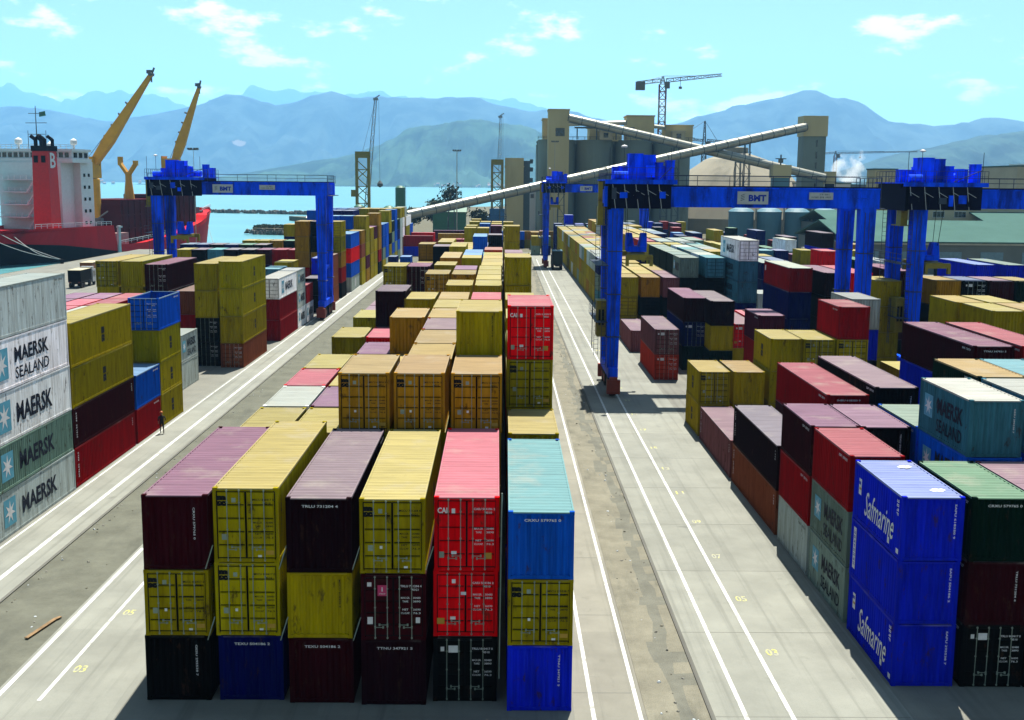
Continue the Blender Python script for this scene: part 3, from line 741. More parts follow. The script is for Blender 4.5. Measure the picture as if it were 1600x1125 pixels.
def corr(n, d, closed=False):
    """trapezoid profile: list of (t in 0..n, offset)"""
    r = []
    for i in range(n): r += [(i, 0), (i+.24, 0), (i+.50, d), (i+.74, d)]
    r.append((n, 0)); return r
def side_mesh(L, H, smooth, fine=True):
    """panel in the plane x = 0, outward +x, corrugations recessed"""
    mb = MB(); y0, y1, z0, z1 = -L/2+.15, L/2-.15, .165, H-.095
    if smooth:
        n = 5 if L < 7 else 10
        for i in range(n):
            a, b = y0+(y1-y0)*i/n, y0+(y1-y0)*(i+1)/n
            mb.quad((-.012,a,z0),(-.012,b-.03,z0),(-.012,b-.03,z1),(-.012,a,z1)); mb.quad((-.012,b-.03,z0),(-.022,b,z0),(-.022,b,z1),(-.012,b-.03,z1))
        return mb.mesh('side_panel', M_PAINT)
    n = int(round((y1-y0)/.2785)) if fine else int(round((y1-y0)/.55))
    pr = [(y0+(y1-y0)*t/n, -.004-o) for t, o in corr(n, .052)]
    for (a, oa), (b, ob) in zip(pr[:-1], pr[1:]): mb.quad((oa,a,z0),(ob,b,z0),(ob,b,z1),(oa,a,z1))
    return mb.mesh('side_panel', M_PAINT)
def roof_mesh(L, H):
    mb = MB(); x0, x1, y0, y1 = -CW/2+.06, CW/2-.06, -L/2+.10, L/2-.10
    n = int(round((y1-y0)/.40)); pr = [(y0+(y1-y0)*t/n, -.024-o) for t, o in corr(n, .038)]
    for (a, oa), (b, ob) in zip(pr[:-1], pr[1:]): mb.quad((x0,a,H+oa),(x1,a,H+oa),(x1,b,H+ob),(x0,b,H+ob))
    return mb.mesh('roof', M_ROOF)
def end_mesh(L, H, n=9):
    mb = MB(); x0, x1, z0, z1 = -CW/2+.13, CW/2-.13, .155, H-.125
    pr = [(x0+(x1-x0)*t/n, .012+o) for t, o in corr(n, .060)]
    for (a, oa), (b, ob) in zip(pr[:-1], pr[1:]): mb.quad((a,oa,z0),(b,ob,z0),(b,ob,z1),(a,oa,z1))
    return mb.mesh('end_wall', M_PAINT)
def door_mesh(H, s):
    """one leaf, s = -1 left, +1 right; plane y = 0, outward -y"""
    mb = MB(); xa, xb = sorted((s*.012, s*(CW/2-.135))); z0, z1 = .17, H-.14
    mb.box(xa, xb, .03, .07, z0, z1)
    mb.box(xa, xa+.05, .012, .03, z0, z1); mb.box(xb-.05, xb, .012, .03, z0, z1)
    n = 5
    for i in range(n):
        a = z0 + (z1-z0)*i/n + .030; b = z0 + (z1-z0)*(i+1)/n - .030
        mb.quad((xa+.05,-.012,a+.012),(xb-.05,-.012,a+.012),(xb-.05,-.012,b-.012),(xa+.05,-.012,b-.012))
        mb.quad((xa+.05,.030,a),(xb-.05,.030,a),(xb-.05,-.012,a+.012),(xa+.05,-.012,a+.012)); mb.quad((xa+.05,-.012,b-.012),(xb-.05,-.012,b-.012),(xb-.05,.030,b),(xa+.05,.030,b))
    for z in (z0, z1): mb.box(xa, xb, .010, .03, z-.028, z+.028, m=1)
    for i in range(1, n): z = z0+(z1-z0)*i/n; mb.box(xa+.06, xb-.06, .018, .029, z-.016, z+.016, m=1)  # dark strips in the rib grooves: shadow lines put in as colour
    xm = xa if s > 0 else xb; mb.box(xm-.022, xm+.022, -.002, .028, z0, z1, m=1); xm = xb if s > 0 else xa; mb.box(xm-.014, xm+.03, .0, .028, z0, z1, m=1)
    return mb.mesh('door', [M_PAINT, M_RUBBER_SHADE])
def bar_mesh(H):
    mb = MB(); mb.bar((0,-.045,.06), (0,-.045,H-.05), .016, None, 6)
    for z in (.10, .55, 1.3, H-.55, H-.10): mb.cbox((0,-.03,z), (.06,.05,.05))
    return mb.mesh('locking_bar', M_BAR)
def handle_mesh():
    mb = MB(); mb.bar((0,-.05,0), (.30,-.05,.0), .014, None, 5); mb.cbox((.30,-.03,0), (.06,.06,.08)); mb.cbox((0,-.03,0), (.05,.05,.09))
    return mb.mesh('handle', M_BAR)
def inner_mesh(L, H):
    mb = MB(); w = CW/2-.06; l = L/2-.1
    mb.quad((-w,-l,.17),(w,-l,.17),(w,l,.17),(-w,l,.17))
    return mb.mesh('floor', M_WOOD)
def whole_mesh(L, H, door):
    """far container in one mesh: walls 0, roof 1"""
    mb = MB(); w, l = CW/2, L/2
    for sx in (-1, 1):
        a, b = sorted((sx*w, sx*(w-.02)))
    e = .05
    mb.quad((-w+e,-l,.14),(w-e,-l,.14),(w-e,-l,H-.1),(-w+e,-l,H-.1)) if False else None
    # rails and posts frame each wall, panels sit 25 mm back with a few broad ribs
    for sx in (-1, 1):
        X = sx*w; xi = sx*(w-.03)
        n = 8 if L < 7 else 16
        ys = [-l+.14 + (2*l-.28)*i/n for i in range(n+1)]
        for i in range(n):
            a, b = ys[i], ys[i+1]; m_ = (a+b)/2
            q = [(xi,a,.15),(xi+sx*.02,m_,.15),(xi+sx*.02,m_,H-.1),(xi,a,H-.1)], [(xi+sx*.02,m_,.15),(xi,b,.15),(xi,b,H-.1),(xi+sx*.02,m_,H-.1)]
            for k in q: mb.quad(*(k if sx > 0 else k[::-1]))
        for (ya, yb, za, zb) in ((-l, l, 0, .15), (-l, l, H-.1, H), (-l, -l+.14, .15, H-.1), (l-.14, l, .15, H-.1)):
            k = [(X,ya,za),(X,yb,za),(X,yb,zb),(X,ya,zb)]; mb.quad(*(k if sx > 0 else k[::-1]))
    for sy in (-1, 1):
        Y = sy*l; yi = sy*(l-.035); n = 6
        xs = [-w+.13 + (2*w-.26)*i/n for i in range(n+1)]
        for i in range(n):
            a, b = xs[i], xs[i+1]; m_ = (a+b)/2; d = 0.0 if door and sy < 0 else .025
            for k in ([(a,yi,.15),(m_,yi+sy*d,.15),(m_,yi+sy*d,H-.12),(a,yi,H-.12)], [(m_,yi+sy*d,.15),(b,yi,.15),(b,yi,H-.12),(m_,yi+sy*d,H-.12)]):
                mb.quad(*(k[::-1] if sy > 0 else k))
        if door and sy < 0:
            mb.box(-.02, .02, yi-.03, yi, .15, H-.12)
            for x in (-.85, -.32, .32, .85): mb.box(x-.018, x+.018, yi-.04, yi, .12, H-.1)
            for z in (.65, 1.2, 1.75): mb.box(-w+.13, w-.13, yi-.012, yi, z-.02, z+.02)
        for (xa, xb, za, zb) in ((-w, w, 0, .15), (-w, w, H-.12, H), (-w, -w+.13, .15, H-.12), (w-.13, w, .15, H-.12)):
            k = [(xa,Y,za),(xb,Y,za),(xb,Y,zb),(xa,Y,zb)]; mb.quad(*(k[::-1] if sy > 0 else k))
    mb.quad((-w,-l,0),(-w,l,0),(w,l,0),(w,-l,0))
    n = 8 if L < 7 else 16
    for i in range(n):
        a, b = -l + 2*l*i/n, -l + 2*l*(i+1)/n; m_ = (a+b)/2
        mb.quad((-w,a,H-.004),(w,a,H-.004),(w,m_,H-.02),(-w,m_,H-.02), m=1); mb.quad((-w,m_,H-.02),(w,m_,H-.02),(w,b,H-.004),(-w,b,H-.004), m=1)
    return mb.mesh('shipping_container', [M_PAINT, M_ROOFP])

# ---- lettering
def text_mesh(s, bold=0.0, shear=0.0, mat=None):
    def mk():
        cu = bpy.data.curves.new('lettering', 'FONT'); cu.body = s; cu.size = 1.0; cu.resolution_u = 2; cu.offset = bold; cu.shear = shear; cu.extrude = 0.0
        cu.align_x = 'CENTER'; cu.align_y = 'CENTER'; cu.space_line = 0.85
        ob = bpy.data.objects.new('lettering', cu); COL.objects.link(ob)
        dg = bpy.context.evaluated_depsgraph_get(); me = bpy.data.meshes.new_from_object(ob.evaluated_get(dg))
        bpy.data.objects.remove(ob); bpy.data.curves.remove(cu)
        v = np.array([q.co[:] for q in me.vertices]); lo, hi = v.min(0), v.max(0); c = (lo+hi)/2
        for q in me.vertices: q.co = ((q.co.x-c[0])/(hi[0]-lo[0]), (q.co.y-c[1])/(hi[1]-lo[1]), 0)
        me.materials.clear(); me.materials.append(mat); me.name = 'lettering'
        return me
    return cached(('text', s, bold, shear, mat.name), mk)
def facing(face):
    # text plane: local X = reading direction, Y = up
    if face == '-y': return (math.pi/2, 0, 0)
    if face == '+x': return (math.pi/2, 0, math.pi/2)
    if face == '-x': return (math.pi/2, 0, -math.pi/2)
    if face == '+z': return (0, 0, 0)
VERT = Quaternion((0, 0, 1), -math.pi/2)
def put_vtext(parent, s, face, loc, length, h, mat):
    o = link('stencil_marks', text_mesh(s, .02, 0, mat), parent, loc, (0,0,0), (length, h, 1))
    from mathutils import Euler
    o.rotation_euler = (Euler(facing(face)).to_quaternion() @ VERT).to_euler()
    return o
CODES = ('TRLU 731204 4', 'CRXU 579765 0', 'GESU 295538 7', 'TEXU 504186 2', 'INBU 618350 9', 'TTNU 347921 5')
def put_text(parent, s, face, loc, w, h, mat, bold=0.02, shear=0.0, name='lettering'):
    return link(name, text_mesh(s, bold, shear, mat), parent, loc, facing(face), (w, h, 1))
def star_mesh():
    def mk():
        mb = MB(); n = 7; pts = []
        for i in range(2*n):
            r = .44 if i % 2 == 0 else .16; t = math.pi/2 + math.pi*i/n
            pts.append((r*math.cos(t), r*math.sin(t), 0))
        for i in range(2*n): mb.tri((0,0,0), pts[i], pts[(i+1) % (2*n)])
        return mb.mesh('star_emblem', M_WHITE)
    return cached('star', mk)
def plate_mesh(mat):
    def mk():
        mb = MB(); mb.box(-.5,.5,-.5,.5,-.002,0); return mb.mesh('marking_plate', mat)
    return cached(('plate', mat.name), mk)
def dashes_mesh(n, gap, mat, seed, vertical=False):
    """a row of unreadably small painted characters: tiny upright dabs of uneven shape"""
    def mk():
        r = random.Random(seed); mb = MB()
        for i in range(n):
            if i in gap: continue
            a = (i+.18)/n - .5; b = (i+.80)/n - .5
            k = r.random(); t, bt = .5, -.5
            st = (b-a)*.34
            if vertical: a, b = -b, -a
            segs = []
            if k < .75: segs.append((a, a+st, bt, t))
            if k > .2: segs.append((b-st, b, bt if k > .45 else 0, t))
            if r.random() < .8: segs.append((a, b, t-.2, t))
            if r.random() < .6: segs.append((a, b, bt, bt+.2))
            if r.random() < .5: segs.append((a, b, -.1, .1))
            for j, (p, q, u, v) in enumerate(segs):
                z = j*.0004
                if vertical: mb.quad((u,p,z),(v,p,z),(v,q,z),(u,q,z))
                else: mb.quad((p,u,z),(q,u,z),(q,v,z),(p,v,z))
        return mb.mesh('stencil_marks', mat)
    return cached(('dash', n, tuple(gap), mat.name, seed, vertical), mk)

def msc_emblem(parent, face, loc, w, h):
    """stacked two line emblem: m over sc, heavy black letters"""
    e = link('emblem', plate_mesh(M_BLACKM), parent, loc, facing(face), (w*.16, h, 1)) if False else None
    up = h*.27
    put_text(parent, 'm', face, (loc[0], loc[1], loc[2]+up), w, h*.46, M_BLACKM, 0.10, name='emblem')
    put_text(parent, 'sc', face, (loc[0], loc[1], loc[2]-up), w, h*.50, M_BLACKM, 0.10, name='emblem')

def side_marks(side, b, face, L, H, D):
    """side: the side panel object (plane x=0, outward along +x local); marks are its children"""
    mk = (b['mark'] or '').split('/')[0]
    e = .006; F = '+x'
    s20 = L < 7
    c = b['c']
    dark = M_NAVYM
    if mk in ('mk', 'ms'):
        near = -1 if face == '+x' else 1   # text reads left to right seen from outside; local +y is to the right for +x
        u = .62 if not s20 else .36
        pl = link('logo_panel', plate_mesh(M_LBLUE if c in 'wsg' else M_LBLUE), side, (e, -L*.30, H*.52), facing(F), (H*.60, H*.60, 1))
        st = link('star_emblem', star_mesh(), side, (e+.005, -L*.30, H*.52), facing(F), (H*.60, H*.60, 1))
        if mk == 'mk': put_text(side, 'MAERSK', F, (e, L*.045 if not s20 else L*.13, H*.50), L*.42 if not s20 else L*.52, H*.40, dark, 0.03)
        else:
            put_text(side, 'MAERSK', F, (e, L*.045 if not s20 else L*.13, H*.63), L*.40 if not s20 else L*.50, H*.30, dark, 0.03)
            put_text(side, 'SEALAND', F, (e, L*.045 if not s20 else L*.13, H*.27), L*.40 if not s20 else L*.50, H*.24, dark, 0.012)
        if s20:
            pl.location = (e, -L*.30, H*.55); pl.scale = (H*.42, H*.42, 1); st.location = (e+.005, -L*.30, H*.55); st.scale = (H*.42, H*.42, 1)
    elif mk == 'msc' or (c == 'y' and mk == '' and D < 60):
        msc_emblem(side, F, (e, 0, H*.5), .62, 1.05)
        link('stencil_marks', dashes_mesh(11, (4,), M_BLACKM, 5, True), side, (e, -L/2+.62, H*.55), facing(F), (.10, 1.5, 1))
    elif mk == 'sf':
        put_text(side, 'Safmarine', F, (e, .35, H*.42), L*.60, H*.42, M_WHITE, 0.004, 0.35)
        pl = link('logo_panel', plate_mesh(M_WHITE), side, (e, -L*.36, H*.62), facing(F), (.34, .70, 1))
        link('stripe_emblem', plate_mesh(M_BLUEM), side, (e+.005, -L*.36-.03, H*.62+.16), facing(F), (.24, .15, 1)); link('stripe_emblem', plate_mesh(M_YMARK), side, (e+.005, -L*.36+.03, H*.62-.08), facing(F), (.27, .11, 1))
        link('stencil_marks', dashes_mesh(4, (), M_WHITE, 3, True), side, (e, L/2-.5, H*.78), facing(F), (.22, .7, 1))
        link('sticker', plate_mesh(M_WHITE), side, (e, L*.27, .42), facing(F), (.22, .26, 1)); link('sticker', plate_mesh(M_WHITE), side, (e, L/2-.34, .3), facing(F), (.26, .2, 1))
    elif mk == 'vs':
        link('logo_panel', plate_mesh(M_WHITE), side, (e, -L/2+.55, H*.52), facing(F), (.34, H*.72, 1))
        link('stencil_marks', dashes_mesh(8, (), M_BLUEM, 3, True), side, (e+.003, -L/2+.55, H*.52), facing(F), (.2, H*.62, 1))
    elif mk == 'bar':
        link('stencil_marks', dashes_mesh(11, (4,), M_WHITE, 9, True), side, (e, -L/2+.55, H*.55), facing(F), (.14, 1.7, 1))
        link('stencil_marks', dashes_mesh(4, (), M_WHITE, 6, True), side, (e, L/2-.5, H*.75), facing(F), (.12, .6, 1))
    elif mk == 'disc':
        mb = MB(); mb.poly([(.5*math.cos(2*math.pi*i/20), .5*math.sin(2*math.pi*i/20), 0) for i in range(20)])
        link('disc_emblem', cached('disc', lambda: mb.mesh('disc_emblem', M_WHITE)), side, (e, 0, H*.5), facing(F), (1.5, 1.7, 1))
    elif mk == 'kw':
        pl = link('logo_panel', plate_mesh(M_WHITE), side, (e, .4, H*.55), facing(F), (2.2, 1.1, 1)); put_text(side, 'NYK', F, (e+.006, .4, H*.55), 1.76, .68, M_BLUEM, 0.05)
    elif mk == 'lgo':
        put_text(side, 'O', F, (e, 0, H*.58), 1.3, 1.3, M_WHITE, 0.03, name='ring_emblem'); put_text(side, 'w', F, (e, 0, H*.3), 1.1, .45, M_WHITE, 0.03, name='ring_emblem')
    elif mk == 'tg':
        link('sticker', plate_mesh(M_WHITE), side, (e, -L/2+.7, H*.7), facing(F), (.5, .6, 1))
    else:
        if D < 110 and c not in 'y': link('stencil_marks', dashes_mesh(11, (4,), M_WHITE if c not in 'wsg' else M_BLACKM, len(mk)+3), side, (e, L/2-1.1, H-.32), facing(F), (1.3, .12, 1))

def front_marks(door_l, door_r, endw, b, H, D, rnd):
    """markings on the two leaves (local y = 0 plane, outward -y) or on the ribbed end"""
    mk = (b['mark'] or '').split('/')[0]; c = b['c']; e = .004
    F = '-y'
    if endw is not None:
        y = .010
        if mk == 'vt': put_vtext(endw, CODES[rnd.randrange(6)], F, (.72, y, H*.62), 1.25, .075, M_WHITE)
        elif mk == 'ht': put_text(endw, CODES[rnd.randrange(6)], F, (.05, y, H-.33), 1.35, .10, M_WHITE, .015, name='stencil_marks')
        elif mk == 'vb': put_vtext(endw, 'MSCU 860417 0', F, (.70, y, H*.68), 1.1, .09, M_BLACKM)
        elif mk in ('sf', 'vs'): put_vtext(endw, 'SAFU ' + ('295538 7', '504186 2', '618350 9')[b['tier'] % 3], F, (.88, y, H*.62), 1.4, .08, M_WHITE)
        elif c == 'y' and D < 75: put_vtext(endw, 'MSCU ' + CODES[rnd.randrange(6)][5:], F, (.76, y, H*.68), 1.1, .07, M_BLACKM)
        elif D < 70 and c not in 'y': put_vtext(endw, CODES[rnd.randrange(6)], F, (.80, y, H*.64), 1.1, .065, M_WHITE)
        return
    tm = M_BLACKM if c in 'yowsgt' else M_WHITE
    k = H-2.591
    yy = -.018
    if c in 'yo':
        msc_emblem(door_l, F, (-.90, yy, 2.10+k), .36, .40)
    elif mk == 'cai': put_text(door_l, 'CAI', F, (-.91, yy, 2.08+k), .37, .22, M_WHITE, 0.03)
    elif mk == 'pk':
        pl = link('sticker', plate_mesh(M_PINKM), door_l, (-.42, yy, 1.96), facing(F), (.34, .42, 1)); put_text(door_l, 'i', F, (-.42, yy-.006, 2.01), .05, .17, M_WHITE, .03); link('stencil_marks', dashes_mesh(6, (), M_WHITE, 8), door_l, (-.42, yy-.006, 1.84), facing(F), (.24, .05, 1))
        link('sticker', plate_mesh(M_WHITE), door_l, (-.9, yy, 2.2), facing(F), (.16, .16, 1)); link('sticker', plate_mesh(M_WHITE), door_l, (-.88, yy, .78), facing(F), (.20, .28, 1)); link('sticker', plate_mesh(M_WHITE), door_r, (.92, yy, .80), facing(F), (.16, .22, 1))
    elif mk == 'lb':
        link('sticker', plate_mesh(M_WHITE), door_l, (-.45, yy, 2.12), facing(F), (.36, .28, 1)); link('sticker', plate_mesh(M_WHITE), door_l, (-.86, yy, 2.12), facing(F), (.14, .18, 1))
    elif mk == 'ex':
        link('sticker', plate_mesh(M_WHITE), door_l, (-.45, yy, 2.2), facing(F), (.14, .16, 1)); link('sticker', plate_mesh(M_WHITE), door_l, (-.08, yy, 1.72), facing(F), (.2, .12, 1))
    # code, payload block and small stickers, as on the right leaf in the photograph
    pre = {'y': 'MSCU', 'o': 'MSCU', 'c': 'CAIU'}.get(c, 'TRLU'); v = rnd.randrange(6)
    put_text(door_r, pre + ' ' + ('731204', '860417', '295538', '504186', '618350', '347921')[v] + ' ' + '407295'[v], F, (.66, yy, 2.14+k), .80, .085, tm, .02, name='stencil_marks')
    put_text(door_r, ('45G1', '4510')[v % 2], F, (.82, yy, 2.00+k), .25, .08, tm, .02, name='stencil_marks')
    zs = (1.56, 1.42, 1.12, .98) if c in 'yo' else (1.68, 1.54, 1.22, 1.08)
    for z, (q, w_) in zip(zs, (('MAX.GR.', '30480'), ('TARE', '3890'), ('NET', '26590'), ('CU.CAP.', '76.3'))):
        put_text(door_r, q, F, (.45, yy, z), .34 if len(q) > 4 else .22, .075, tm, .015, name='stencil_marks')
        put_text(door_r, w_, F, (.88, yy, z), .28, .075, tm, .015, name='stencil_marks')
    if c in 'yo':
        link('sticker', plate_mesh(M_BAR), door_l, (-.44, yy, 2.12+k), facing(F), (.15, .17, 1))
        if rnd.random() < .75: link('sticker', plate_mesh(M_WHITE), door_l, (-.42, yy, 1.03), facing(F), (.10, .11, 1))
        if rnd.random() < .7: link('sticker', plate_mesh(M_BAR), door_l, (-.82, yy, 1.0), facing(F), (.18, .22, 1))
        if rnd.random() < .6: link('sticker', plate_mesh(M_YMARK), door_r, (.88, yy, .40), facing(F), (.30, .16, 1))
        link('sticker', plate_mesh(M_WHITE), door_r, (.5, yy, .26), facing(F), (.14, .08, 1))
    elif c in 'c':
        link('sticker', plate_mesh(M_WHITE), door_l, (-.50, yy, 2.06+k), facing(F), (.13, .18, 1)) if mk == 'cai' else None
        link('sticker', plate_mesh(M_YMARK), door_r if mk == 'cai' else door_l, (.80 if mk == 'cai' else -.94, yy, .62), facing(F), (.28, .24, 1))
        link('sticker', plate_mesh(M_WHITE), door_l, (-.48, yy, .74), facing(F), (.20, .12, 1)); link('sticker', plate_mesh(M_BAR), door_l, (-.94, yy, .66), facing(F), (.18, .24, 1)) if mk == 'cai' else None

def vary(c, r, a=.20):
    k = 1 + r.uniform(-a, a); return tuple(max(0.0005, min(.95, q*k*(1+r.uniform(-.05, .05)))) for q in c)

def build_container(i, b, detail):
    rnd = random.Random(1000+i)
    L, H = b['L'], b['h']
    lx, ly = (L, CW) if b['rot'] else (CW, L)
    jx, jy = (rnd.uniform(-.03, .03), rnd.uniform(-.05, .05)) if detail < 3 else (0, 0)
    loc = (b['x']+lx/2+jx, b['y']+ly/2+jy, b['z']+.006)
    rz = (math.pi/2 if b['rot'] else 0) + rnd.uniform(-.004, .004)
    D = b['y']
    paint = vary(wall_paint(b['c']), rnd)
    rc = b['c']
    if b['mark'] and '/' in b['mark']: rc = b['mark'].split('/')[1]
    elif '/' in b['fl']: rc = b['fl'].split('/')[1]
    if b['block'] == 'right' and False: pass
    roofc = vary(COLS[rc][1], rnd, .10)
    if detail == 2:
        o = link('shipping_container', cached(('whole', L, H, b['front'] == 'D'), lambda: whole_mesh(L, H, b['front'] == 'D')), None, loc, (0,0,rz), color=paint)
        o['roof_color'] = (*roofc, 1.0)
        if (b['mark'] or '').split('/')[0] in ('mk', 'ms', 'msc', 'disc', 'kw', 'lgo', 'lb', 'tg', 'bar') and not b['rot']:
            sd = 1 if b['x'] < 0 else -1
            if (b['mark'] or '').split('/')[0] not in ('lb', 'bar'):
                h = link('side_lettering', None, o, (sd*CW/2, 0, 0), (0,0,0 if sd > 0 else math.pi))
                side_marks(h, b, '+x', L, H, D)
                for ch in list(h.children):
                    ch.location = (sd*(CW/2+ch.location.x), sd*ch.location.y, ch.location.z); ch.parent = o
                    if sd < 0: ch.rotation_euler = (ch.rotation_euler[0], ch.rotation_euler[1], ch.rotation_euler[2]+math.pi)
                bpy.data.objects.remove(h)
        return o
    root = link('shipping_container', None, None, loc, (0,0,rz))
    fr = tuple(q*.82 for q in paint)
    fo = link('frame', cached(('frame', L, H), lambda: frame_mesh(L, H)), root, color=fr); fo['roof_color'] = (*(roofc if b['tier'] == b['ntier']-1 else fr), 1.0)
    sm = 'f' in b['fl'].split('/')[0]
    for s in (1, -1):
        sp = link('side_panel', cached(('side', L, H, sm), lambda: side_mesh(L, H, sm)), root, (s*(CW/2-.004), 0, 0), (0,0,0 if s > 0 else math.pi), color=paint)
        if (b['x'] < 0) == (s > 0): side_marks(sp, b, '+x', L, H, D)
    if 'o' in b['fl'].split('/')[0]:
        link('floor', cached(('floor', L), lambda: inner_mesh(L, H)), root, color=paint)
    else:
        link('roof', cached(('roof', L, H), lambda: roof_mesh(L, H)), root, color=roofc)
        if b['mark'] and b['mark'].startswith('sf') and b['tier'] == 2:
            for yy in (-1.9, 1.9): 
                st = link('roof_cross', plate_mesh(M_WHITE), root, (.55, yy, H-.02), (0,0,.35), (.62, .26, 1)); link('roof_cross', plate_mesh(M_WHITE), root, (.55, yy, H-.019), (0,0,1.9), (.5, .24, 1))
    link('end_wall', cached(('end', H), lambda: end_mesh(L, H)), root, (0, L/2, 0), (0,0,math.pi), color=paint)
    if b['front'] == 'D':
        ds = []
        for s in (-1, 1):
            d = link('door', cached(('door', H, s), lambda: door_mesh(H, s)), root, (0, -L/2, 0), color=paint); ds.append(d)
            if detail == 0 or D < 130:
                for x in (.23, .69): link('locking_bar', cached(('bar', H), lambda: bar_mesh(H)), d, (s*x, 0, 0))
            if detail == 0:
                for x, z in ((.23, .62), (.69, .52)): link('handle', cached('handle', handle_mesh), d, (s*x if s > 0 else s*x, 0, z), (0,0,0), (1 if x < .5 else -1, 1, 1) if s > 0 else (-1 if x < .5 else 1, 1, 1))
        if D < 135: front_marks(ds[0], ds[1], None, b, H, D, rnd)
    else:
        ew = link('end_wall', cached(('end', H), lambda: end_mesh(L, H)), root, (0, -L/2, 0), color=paint)
        if D < 110: front_marks(None, None, ew, b, H, D, rnd)
    return root

ORD = 'first second third fourth fifth sixth seventh eighth ninth tenth eleventh twelfth thirteenth fourteenth fifteenth sixteenth seventeenth eighteenth nineteenth twentieth'.split()
def ordw(n):
    if n < 20: return ORD[n]
    t = {2: 'twenty', 3: 'thirty', 4: 'forty', 5: 'fifty', 6: 'sixty'}[(n+1)//10]
    u = (n+1) % 10
    return (t[:-1] + 'ieth') if u == 0 else t + '-' + ORD[u-1]
# rows and columns counted over the containers that stand in view
rows = {}
for blk in ('left', 'centre', 'right', 'far right'):
    ys = sorted(set(round(BOXES[i]['y'], 1) for i in KEEP if BOXES[i]['block'] == blk)); r = -1; last = -99
    for y in ys:
        if y - last > 2.4: r += 1; last = y
        rows[(blk, y)] = r
def lab(i):
    b = BOXES[i]; word = COLS[b['c']][2]; blk = b['block']; r = rows[(blk, round(b['y'], 1))]
    xs = sorted(set(round(BOXES[j]['x'], 1) for j in KEEP if BOXES[j]['block'] == blk and rows[(blk, round(BOXES[j]['y'], 1))] == r))
    col = xs.index(round(b['x'], 1)); mk = (b['mark'] or '').split('/')[0]
    what = {'mk': 'lettered', 'ms': 'two-line lettered', 'sf': 'script-lettered', 'cai': 'white-lettered', 'kw': 'white-panelled', 'disc': 'white-disc', 'pk': 'pink-stickered', 'msc': 'emblem'}.get(mk, 'open-topped' if 'o' in b['fl'].split('/')[0] else 'double-doored' if b['front'] == 'D' else 'ribbed')
    n = sum(1 for q in BOXES if q['x'] == b['x'] and q['y'] == b['y'])
    t = 'on the ground' if b['tier'] == 0 else 'topmost' if b['tier'] == n-1 else 'tier ' + ('two', 'three', 'four')[b['tier']-1]
    c = f'{ordw(col)} stack from left, ' if len(xs) > 1 else ''
    return f'{word} {what} container, {t}, {c}{ordw(r)} row of {blk} block'
used = {}
for i in sorted(KEEP):
    b = BOXES[i]
    d = 0 if (VIS[i] > 420) else 1 if VIS[i] > 95 else 2
    o = build_container(i, b, d)
    l = lab(i)
    if l in used or len(l.split()) > 16: l = l.replace('container', 'long one' if b['L'] > 7 else 'short one').replace('stack from left', 'stack')
    if l in used: l += ', further back'
    used[l] = 1
    tag(o, l, 'container', {'left': 'containers in the left stacks', 'centre': 'containers in the centre block', 'right': 'containers in the right block', 'far right': 'containers beyond the right crane lane'}[b['block']])

def rest_of_containers():
    """everything the picture shows only as slivers, or that stands under and behind the rest: one mass"""
    mb = MB(); cols = []
    for i, b in enumerate(BOXES):
        if i in KEEP: continue
        rnd = random.Random(1000+i)
        lx, ly = (b['L'], CW) if b['rot'] else (CW, b['L'])
        p = vary(wall_paint(b['c']), rnd); rc = vary(COLS[b['c']][1], rnd, .1)
        n0 = len(mb.f); z0 = b['z']+.02; z1 = b['z']+b['h']-.01
        x0, x1, y0, y1 = b['x'], b['x']+lx, b['y'], b['y']+ly
        mb.box(x0, x1, y0, y1, z0, z1); mb.m[-5] = 1
        cols += [p, rc, p, p, p, p]
        # proud end posts and rails so that a stack reads as boxes
        for (a, c2) in ((x0-.004, x0+.13), (x1-.13, x1+.004)):
            mb.box(a, c2, y0-.03, y0+.1, z0, z1-.004); cols += [p]*6
        mb.box(x0+.13, x1-.13, y0-.02, y0+.1, z1-.12, z1-.006); cols += [p]*6
    me = mb.mesh('container_stacks', [M_SPAINT, M_SROOF])
    at = me.attributes.new('paint', 'FLOAT_COLOR', 'FACE')
    at.data.foreach_set('color', np.array([(*c, 1.0) for c in cols], dtype=np.float32).ravel())
    o = link('container_stacks', me)
    tag(o, 'mass of mixed containers stacked behind and beneath the nearer ones', 'container stacks', kind='stuff')
rest_of_containers()

# ------------------------------------------------------------------ gantry cranes
M_CBLUE = plain('crane_blue_paint', (0.001, 0.13, 1.6), 0.6, var=0.25, scale=0.8, spec=0.04, dirt=(0.004,0.045,0.5), dirt_lo=0.45, dirt_hi=0.65, stretch=(1.6,1.6,.35))
M_CDARK = plain('crane_dark_steel', (0.004, 0.005, 0.03), 0.8, spec=0.05, var=0.2)
M_CYEL = plain('crane_yellow_paint', (0.36, 0.29, 0.02), 0.6, var=0.15, dirt=(0.15,0.09,0.03))
M_CRED = plain('bogie_red_paint', (0.34, 0.045, 0.02), 0.6, var=0.2)
M_STEEL = plain('railing_steel', (0.035, 0.06, 0.11), 0.6, 0.0)
M_TYRE = plain('tyre_rubber', (0.012, 0.012, 0.013), 0.9)
M_GLASS = plain('dark_window_glass', (0.015, 0.025, 0.03), 0.12, var=0.1, spec=0.6)
M_PANEL = plain('sign_panel_white', (0.62, 0.68, 0.70), 0.6, var=0.08)
def railing(mb, a, b, h=1.05, step=2.0, r=.04):
    a, b = Vector(a), Vector(b); n = max(1, int((b-a).length/step)); up = Vector((0,0,h))
    for i in range(n+1): p = a+(b-a)*i/n; mb.bar(p, p+up, r, None, 4)
    mb.bar(a+up, b+up, r, None, 4); mb.bar(a+up*.55, b+up*.55, r*.8, None, 4)
